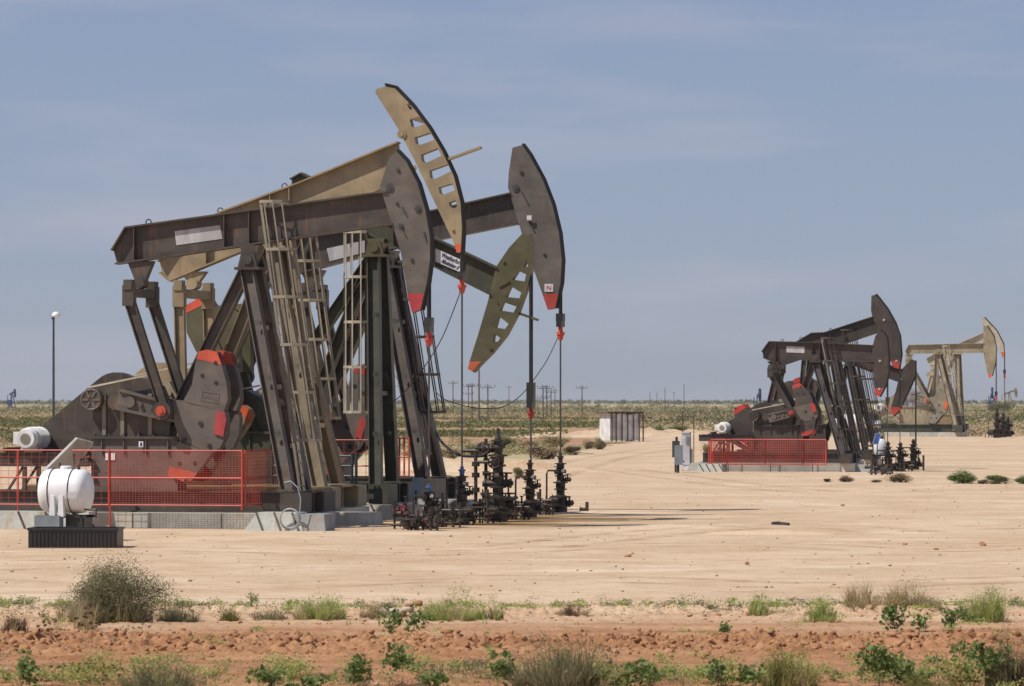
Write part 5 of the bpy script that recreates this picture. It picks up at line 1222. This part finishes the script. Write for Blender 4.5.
def join(parts):
    V = []; Fc = []; o = 0
    for v, f in parts: V.append(v); Fc.append(f + o); o += len(v)
    return np.concatenate(V), np.concatenate(Fc)
def crown_pts(n, w_, h_, seed, shell=.5, lob=7):
    rs = np.random.RandomState(seed); C = rs.normal(size=(lob, 3)) * np.array([w_ * .20, w_ * .16, h_ * .14]) + np.array([0, 0, h_ * .50])
    k = rs.randint(0, lob, n); d = rs.normal(size=(n, 3)); d /= np.linalg.norm(d, axis=1)[:, None]
    rr = (shell + (1 - shell) * rs.rand(n)) ** .8
    P = C[k] + d * rr[:, None] * np.array([w_ * .28, w_ * .24, h_ * .33]) * rs.uniform(.6, 1.25, lob)[k][:, None]
    P[:, 2] = np.abs(P[:, 2]); return P
def place_plant(name, label, cat, px, py, parts, group=None, dy=0):
    X, Y = G(px, py); Y += dy; T = thing(name, label, cat, (X, Y, hz(X, Y) - .01), 0, group)
    for nm, (V, Fc), mat in parts: link(nm, npmesh(nm, V, Fc, mat), T)['kind'] = 'stuff'
    return T
def rng_idx(n, seed): return np.random.RandomState(seed).randint(n // 4, n, max(6, n // 14))
def grass(label, px, py, hpx, wpx, n, mat, seed, mat2=None, name='grass_tuft', group='grass tufts along the pad edge', wd=.009, hv=.55):
    k = 1 / (F / G(px, py)[1]); h, w_ = hpx * k * 1.4, wpx * k * 1.2
    parts = [('blades', blades(int(n * 1.3), w_, h, seed, wd, hv=hv), mat)]
    if mat2:
        parts.append(('dry_blades', blades(n // 2, w_ * .95, h * .85, seed + 5, wd * .9, hv=.6), mat2))
        P = blades(n // 3, w_ * .9, h * 1.0, seed + 9, .003, hv=.6)[0]; parts.append(('seed_heads', leaves(P[rng_idx(len(P), seed)], .022, seed), mat2)); P = crown_pts(n, w_ * .8, h * .8, seed, .1, 6); parts.append(('small_leaves', leaves(P, .020, seed + 2), mat))
    return place_plant(name, label, 'grass', px, py, parts, group)
def weed(label, px, py, hpx, wpx, n, seed, mat='g_leaf', size=.085, group='broad-leaved weeds in the red soil', stem='g_sage'):
    k = G(px, py)[1] / F; h, w_ = hpx * k * 1.25, wpx * k * 1.2
    V, Fc = blades(14, w_ * .9, h * .9, seed, .008, hv=.5)
    rs = np.random.RandomState(seed); P = crown_pts(n, w_ * .95, h, seed, .35, 5)
    return place_plant('leafy_weed', label, 'weed', px, py, [('stems', (V, Fc), stem), ('leaves', leaves(P, size * rs.uniform(.55, 1.15, n), seed, .5), mat)], group)
# big bush at left
k = G(112, 627)[1] / F
Wb, Hb = 118 * k, 70 * k
Pb = crown_pts(24000, Wb * .84, Hb * .92, 5, .05, 26)
T = place_plant('bush', 'large grey-green bush at lower left in front of the tank', 'bush', 112, 627, [
    ('twigs', blades(1600, Wb * 1.0, Hb * 1.05, 3, .007, hv=.6), 'g_sage'), ('foliage', leaves(Pb, .021, 4), 'g_sage'),
    ('tall_stems', blades(260, Wb * .95, Hb * 1.25, 6, .005, base=.25, hv=.25), 'g_dry'), ('dead_twigs', blades(260, Wb * .95, Hb * .7, 8, .006, base=.25), 'g_dead'), ('low_green', leaves(crown_pts(500, Wb * .5, Hb * .28, 9, .3) + np.array([.25, -.2, 0]), .04, 10), 'g_yel')])
grass('leaning dry straw clump at the left foot of the large bush', 78, 632, 46, 46, 170, 'g_dry', 31)
grass('tall pale dry stems left of the large bush', 66, 626, 40, 30, 90, 'g_dry', 131)
grass('low dark shrubby mound with green grass just right of the large bush', 178, 624, 24, 46, 420, 'g_sage', 32, 'g_dead')
grass('thin dead stalks rising right of the large bush', 168, 620, 52, 18, 16, 'g_dead', 33, wd=.006, hv=.25)
grass('bright green grass tuft between the bush and the pale rock', 318, 622, 31, 56, 620, 'g_green', 34, 'g_dry')
grass('small yellow-brown tuft right of the dark mound', 229, 623, 18, 26, 240, 'g_yel', 35, 'g_dead')
grass('low mixed tuft left of the bright green tuft', 268, 622, 18, 46, 220, 'g_sage', 36, 'g_dry')
grass('brown dry tuft just left of the pale rock', 373, 621, 18, 34, 260, 'g_dry', 37, 'g_dead')
grass('wide green grass clump just right of the pale rock', 452, 622, 30, 62, 760, 'g_green', 38, 'g_dry')
grass('short green-brown tuft right of the wide green clump', 492, 622, 24, 34, 200, 'g_green', 39, 'g_dead')
grass('brown dead tuft on the pad edge near the middle', 572, 619, 17, 40, 180, 'g_dead', 40, 'g_dry')
grass('dry weedy tuft at the far left edge', 14, 634, 28, 30, 220, 'g_dead', 41, 'g_dry')
grass('small dry-green tuft right of centre on the pad edge', 758, 618, 30, 32, 180, 'g_green', 42, 'g_dry')
grass('green tuft left of the tall dry grass', 822, 625, 30, 38, 420, 'g_green', 43, 'g_dry')
grass('tall golden dry grass clump on the pad edge', 861, 615, 36, 44, 520, 'g_dry', 44)
grass('second golden dry clump with thin stems, farther right', 908, 614, 36, 60, 420, 'g_dry', 45, 'g_dead')
grass('largest green grass clump near the right edge', 987, 624, 42, 50, 760, 'g_green', 46, 'g_dry')
grass('tall thin stems above the rightmost green clump', 985, 622, 56, 40, 34, 'g_green', 47, wd=.006, hv=.3)
grass('two dead stalks on the pad edge right of centre', 704, 614, 20, 16, 10, 'g_dead', 48, wd=.008)
grass('large grey-green grass clump at the bottom centre', 562, 694, 66, 108, 900, 'g_sage', 49, 'g_dry', group='grass tufts along the bottom edge')
grass('yellowish grass clump at the bottom right of centre', 788, 690, 52, 60, 460, 'g_yel', 50, 'g_dry', group='grass tufts along the bottom edge')
grass('tall thin grey-green clump at the bottom right corner', 1012, 692, 72, 60, 420, 'g_sage', 51, 'g_dead', group='grass tufts along the bottom edge')
grass('grey-green low clump at the bottom left', 158, 694, 40, 80, 620, 'g_sage', 52, 'g_yel', group='grass tufts along the bottom edge')
grass('dry low clump at the bottom right of the leafy weeds', 930, 694, 30, 50, 260, 'g_yel', 53, 'g_dry', group='grass tufts along the bottom edge')
WD = [(393, 641, 24, 26, 60, 'left of two leafy weeds below the pale rock'), (416, 642, 26, 24, 60, 'right of two leafy weeds below the pale rock'), (357, 691, 32, 28, 80, 'leafy weed left of a pair at the bottom edge'), (396, 690, 32, 34, 90, 'leafy weed right of a pair at the bottom edge'),
      (28, 690, 36, 30, 90, 'dark leafy weed at the bottom left corner'), (505, 692, 30, 34, 110, 'dark leafy weed left of the big grey-green clump'), (600, 692, 18, 60, 120, 'low leafy weed under the big grey-green clump'), (648, 692, 24, 52, 130, 'spreading leafy weed right of the big grey-green clump'),
      (745, 692, 24, 36, 90, 'leafy weed left of the yellowish grass clump'), (716, 690, 26, 34, 80, 'leafy weed second left of the yellowish grass'), (882, 692, 42, 60, 220, 'largest leafy weed at the bottom right'), (986, 692, 40, 40, 190, 'dark upright leafy weed near the bottom right corner'),
      (896, 637, 30, 34, 110, 'large leafy weed below the dry grass clumps'), (919, 634, 16, 18, 40, 'small leafy weed between two larger ones at right'), (949, 636, 24, 18, 60, 'upright leafy weed left of the rightmost green clump'), (728, 639, 13, 18, 30, 'tiny leafy weed on the bare red soil'),
      (968, 628, 12, 34, 50, 'low leafy weed under the rightmost green clump'), (962, 672, 30, 20, 40, 'thin leafy weed in the lower right furrow'), (935, 664, 14, 16, 24, 'small weed in the lower right furrow'), (262, 692, 20, 40, 80, 'low leafy weed at the bottom left of centre'),
      (305, 694, 14, 40, 70, 'flat leafy weed at the bottom edge near x three hundred'), (440, 694, 18, 34, 60, 'low pale weed at the bottom edge below the ridge'), (912, 692, 20, 30, 70, 'leafy weed touching the largest bottom right weed')]
for i, (px, py, h, w_, n, d) in enumerate(WD):
    if 'x three' in d: d = 'flat leafy weed right of the low bottom left weed'
    weed(d, px, py, h, w_, int(n * 2.4), 200 + i, size=.062)
weed('yellow-green leafy weed at the bottom left', 82, 692, 30, 56, 240, 230, 'g_yel', .05)
weed('yellow-flowered weed at the bottom right corner', 966, 694, 26, 60, 260, 231, 'g_yel', .05)
weed('yellow-green weed at the foot of the grey-green clump', 610, 694, 26, 60, 200, 232, 'g_yel', .05)
weed('dead brown weed left of two below the large bush', 48, 650, 28, 26, 60, 233, 'g_dead', .06, stem='g_dead')
weed('dead brown weed right of two below the large bush', 86, 646, 28, 30, 70, 234, 'g_dead', .06, stem='g_dead')
weed('sparse grey weed low on the red soil at left', 145, 640, 12, 40, 70, 235, 'g_sage', .04)
# ground-hugging weeds nobody could count
rs = np.random.RandomState(9); parts = []; parts2 = []; parts3 = []
for i in range(520):
    q = rs.rand()
    y = rs.normal(66.2, .55) if q < .42 else rs.uniform(48, 66) if q < .55 else rs.normal(49.6, .6); x = rs.uniform(-.135, .135) * y
    lo = y < 53; tall = rs.rand() < .2
    v, f = blades(rs.randint(12, 60), rs.uniform(.12, .6), rs.uniform(.08, .22) * (1.9 if tall else 1) * (1.25 if lo else 1), i, .006); (parts if rs.rand() < .6 else parts3)[len(parts) * 0:0] = [(v + np.array([x, y, hz(x, y) - .01]), f)]
tag(link('dry_grass', npmesh('dry_grass', *join(parts), 'g_dry')), 'sparse short dry grass scattered over the red soil and pad edge', 'grass', kind='stuff')
tag(link('green_grass', npmesh('green_grass', *join(parts3), 'g_green')), 'short green grass blades along the pad edge and bottom', 'grass', kind='stuff')
for i in range(520):
    q = rs.rand()
    y = rs.normal(65.9, .7) if q < .35 else rs.normal(49.4, .7) if q < .9 else rs.uniform(50, 64); x = rs.uniform(-.135, .135) * y
    h_ = rs.uniform(.06, .20) * (1.7 if y < 51.5 else 1)
    P = crown_pts(rs.randint(40, 160), rs.uniform(.2, .75), h_, i, .2, 4); v, f = leaves(P, .026, i); (parts if 0 else (parts2 if rs.rand() < .6 else parts3)).append((v + np.array([x, y, hz(x, y)]), f))
tag(link('ground_weeds', npmesh('ground_weeds', *join(parts2), 'g_green')), 'tiny green weeds sprinkled over the red soil', 'weeds', kind='stuff')
parts = []
for i in range(200):
    y = rs.normal(49.3, .6) if rs.rand() < .6 else rs.normal(66, .7); x = rs.uniform(-.135, .135) * y
    P = crown_pts(rs.randint(40, 200), rs.uniform(.2, .7), rs.uniform(.08, .24), i + 900, .2, 4); v, f = leaves(P, .022, i); parts.append((v + np.array([x, y, hz(x, y)]), f))
tag(link('brown_weeds', npmesh('brown_weeds', *join(parts), 'g_sage')), 'low grey-brown weeds tangled along the bottom edge', 'weeds', kind='stuff')
# pale rock
X, Y = G(410, 620); T = thing('rock_pile', 'pale broken caliche rocks among the grass at the pad edge', 'rocks', (X, Y, hz(X, Y)))
rr_ = np.random.RandomState(12)
for i in range(16):
    x = rr_.uniform(-.42, .30); z = .03 + max(0, .22 - abs(x - .08) * .75) * rr_.rand(); sz = rr_.uniform(.045, .12)
    link('rock', rocks('rock', np.array([[x, rr_.uniform(-.12, .12), z]]), np.array([sz]), 'rock' if i % 3 else 'clod', 60 + i), T)
rs = np.random.RandomState(4); n = 60; yy = np.where(rs.rand(n) < .5, rs.uniform(47.5, 51, n), rs.normal(65.5, .8, n)); xx = rs.uniform(-8, 8, n); sz = rs.uniform(.015, .05, n)
tag(link('pale_stones', rocks('pale_stones', np.stack([xx, yy, soil_h(xx, yy) + sz * .4], -1), sz, 'rock', 9)), 'small pale stones lying on the red soil', 'stones', kind='stuff')

# single shrubs beyond the pad
SH = {}
def shrub_proto(kind, i):
    mats = {'brown': ('g_dead', 'g_scrub3'), 'green': ('g_leaf', 'g_crop'), 'olive': ('g_scrub2', 'g_scrub'), 'dry': ('g_scrub3', 'g_dry')}[kind]
    a = crown_pts(3200, 1, 1, i, .3, 12); b = crown_pts(1500, 1, .95, i + 50, .6, 12)
    return npmesh('foliage', *leaves(a, .055, i), mats[0]), npmesh('outer_leaves', *leaves(b, .05, i + 1), mats[1]), npmesh('twigs', *blades(90, .95, .9, i, .012), 'g_dead')
def shrub(label, px, py, wpx, hpx, kind, i=0, group='scrub bushes dotted beyond the pad'):
    X, Y = G(px, py); k = Y / F
    if (kind, i) not in SH: SH[(kind, i)] = shrub_proto(kind, i + 7 * len(kind))
    T = thing('shrub', label, 'shrub', (X, Y, 0), (px * 1.7) % 6, group); T.scale = (wpx * k, wpx * k, hpx * k)
    for nm, me in zip(('foliage', 'outer_leaves', 'twigs'), SH[(kind, i)]): link(nm, me, T)
SL = [(898.5, 482.5, 23, 10, 'brown', 'round brown dead shrub on the pad below the cluster wellheads'), (847, 482, 16, 6, 'brown', 'small flat brown shrub left of the round brown one'), (827, 482, 10, 3.5, 'brown', 'tiny brown shrub left of the small flat one'), (876, 482.5, 14, 3, 'dry', 'flattest dry shrub between the two brown ones'),
      (964, 483.5, 29, 12, 'green', 'larger bright green shrub on the pad at right'), (999, 484, 25, 9, 'green', 'smaller bright green shrub near the right edge'), (983, 484, 12, 5, 'brown', 'dead brown shrub between the two bright green ones'), (1024, 484, 16, 8, 'green', 'green shrub cut by the right edge of the picture'),
      (707, 453, 12, 10, 'dry', 'orange-brown shrub just left of the right cluster guard'), (543, 459, 36, 14, 'brown', 'widest brown shrub behind the rightmost front wellhead'), (528, 452, 22, 10, 'brown', 'brown shrub up-left of the widest brown one'), (570, 455, 20, 9, 'brown', 'brown shrub right of the widest brown one'),
      (590, 449, 16, 9, 'brown', 'brown shrub nearest the white shed'), (600, 449.5, 14, 11, 'olive', 'small olive shrub on the bare dirt by the shed'), (519, 479, 11, 12, 'olive', 'upright green tuft behind the olive machine wellhead'), (498, 464, 8, 7, 'olive', 'tiny green tuft right of the tall valve tree'),
      (660, 436, 14, 10, 'green', 'green shrub right of the white shed'), (676, 435, 22, 10, 'olive', 'olive shrub right of the round green one'), (505, 449, 30, 14, 'olive', 'olive shrub right of the tall valve tree top'), (556, 447, 30, 12, 'dry', 'dry shrub behind the brown shrubs'), (730, 430, 26, 10, 'olive', 'olive shrub left of the blue end-on pumpjack'),
      (447, 462, 40, 14, 'dry', 'pale yellow grassy shrub left of the tall valve tree'), (420, 459, 30, 12, 'olive', 'olive shrub behind the rearmost brown legs'), (474, 456, 26, 12, 'olive', 'olive shrub behind the hose'), (1000, 413, 26, 12, 'olive', 'broad dark bush behind the far wellheads'), (60, 446, 36, 12, 'dry', 'dry yellow shrub behind the white motor'), (86, 452, 30, 10, 'dry', 'dry shrub behind the tilted solar panel'), (20, 444, 40, 12, 'olive', 'olive shrub at the left edge behind the motor rails')]
for i, (px, py, w_, h, kd, lab) in enumerate(SL): shrub(lab, px, py, w_, h, kd, i % 3)

# scrubland masses
def scrub(name, label, n, Y0, Y1, xr, size, mat, seed, tris=26, dens=None, leaf=.30, p=1.0, x01=None):
    rs = np.random.RandomState(seed); P = []; S_ = []
    t = rs.rand(n * 3) ; Y = 1 / (1 / Y0 + (1 / Y1 - 1 / Y0) * t ** p)
    X = (rs.uniform(-xr, xr, n * 3) if x01 is None else rs.uniform(x01[0], x01[1], n * 3)) * Y
    d = fbm(X * .012 + 90, Y * .009 + 90, 4, seed); keep = d > (dens if dens is not None else .46); X, Y = X[keep][:n], Y[keep][:n]; n = len(X)
    sz = size * (.45 + 1.1 * rs.rand(n) ** 1.6)
    q = rs.normal(size=(n, tris, 3)); q /= np.linalg.norm(q, axis=2)[..., None]; q *= (.55 + .45 * rs.rand(n, tris, 1)); q[..., 2] = np.abs(q[..., 2]) * .75
    C = np.stack([X, Y, np.zeros(n)], -1)[:, None] + q * sz[:, None, None] * np.stack([rs.uniform(.8, 1.6, n), np.ones(n), rs.uniform(.6, 1.1, n)], -1)[:, None]
    V, Fc = leaves(C.reshape(-1, 3), np.repeat(sz * leaf, tris), seed, .6)
    return tag(link(name, npmesh(name, V, Fc, mat)), label, 'scrub', kind='stuff')
scrub('scrub', 'dark green mesquite scrub covering the plain to the horizon', 3380, 800, 6500, .20, 1.6, 'g_scrub', 1, 44, .55, p=.8, leaf=.19)
scrub('scrub', 'olive scrub mixed through the plain beyond the pad', 4680, 780, 5200, .20, 1.2, 'g_scrub2', 2, 40, .47, p=.9, leaf=.19)
scrub('dry_scrub', 'dry tan brush mixed through the plain beyond the pad', 5460, 770, 3600, .20, 1.0, 'g_scrub3', 3, 40, .42, p=.9, leaf=.19)
scrub('horizon_scrub', 'low dark line of bushes on the horizon', 3380, 3000, 8500, .20, 3.2, 'g_scrub', 4, 16, .30, leaf=.45)
scrub('scrub', 'dark bushes behind the shed and the right cluster', 910, 430, 820, .20, 1.2, 'g_scrub', 12, 40, .50, x01=(.024, .19), leaf=.2)
scrub('dry_scrub', 'tan brush behind the shed and the right cluster', 1690, 430, 820, .20, .9, 'g_scrub3', 13, 40, .42, x01=(.024, .19), leaf=.2)
scrub('dry_scrub', 'straw coloured grass belt beyond the crop strips', 3380, 745, 860, .20, .5, 'g_dry', 14, 14, .3, x01=(-.21, .03), leaf=.4)
scrub('scrub', 'mixed brush along the far edge of the pad at right', 1430, 395, 560, .20, .8, 'g_scrub2', 6, 40, .42, x01=(.02, .19), leaf=.22)
scrub('dry_scrub', 'dry brush along the far edge of the pad at right', 1170, 385, 560, .20, .65, 'g_scrub3', 7, 40, .40, x01=(.02, .19), leaf=.22)
scrub('crop_rows', 'green crop strip in the far red field', 5460, 500, 760, .20, .5, 'g_crop', 8, 16, .40, x01=(-.21, .022), leaf=.5)
scrub('crop_rows', 'nearer narrow green crop strip in the red field', 3380, 375, 425, .20, .45, 'g_crop', 9, 16, .30, x01=(-.21, .012), leaf=.5)
scrub('dry_scrub', 'low reddish brush between the red field and the pad', 1170, 235, 350, .20, .5, 'g_scrub3', 10, 46, .46, x01=(-.21, .016), leaf=.2)
scrub('scrub', 'low olive weeds between the red field and the pad', 1040, 228, 350, .20, .5, 'g_scrub2', 11, 46, .50, x01=(-.21, .012), leaf=.2)
bpy.context.view_layer.update()
# =================================================================== AIR
hm = bpy.data.materials.new('haze'); hm.use_nodes = True; nt = hm.node_tree; nt.nodes.clear()
pv = N(nt, 'ShaderNodeVolumePrincipled'); pv.inputs['Color'].default_value = (.93, .96, 1, 1); pv.inputs['Density'].default_value = .00006; pv.inputs['Anisotropy'].default_value = .2
o_ = N(nt, 'ShaderNodeOutputMaterial'); nt.links.new(pv.outputs[0], o_.inputs['Volume']); MT['haze'] = hm
tag(MB().box(-2600, 2600, -80, 11200, -1.1, 22).build('haze', 'haze'), 'thin pale dust haze over the whole plain', 'haze', kind='stuff')
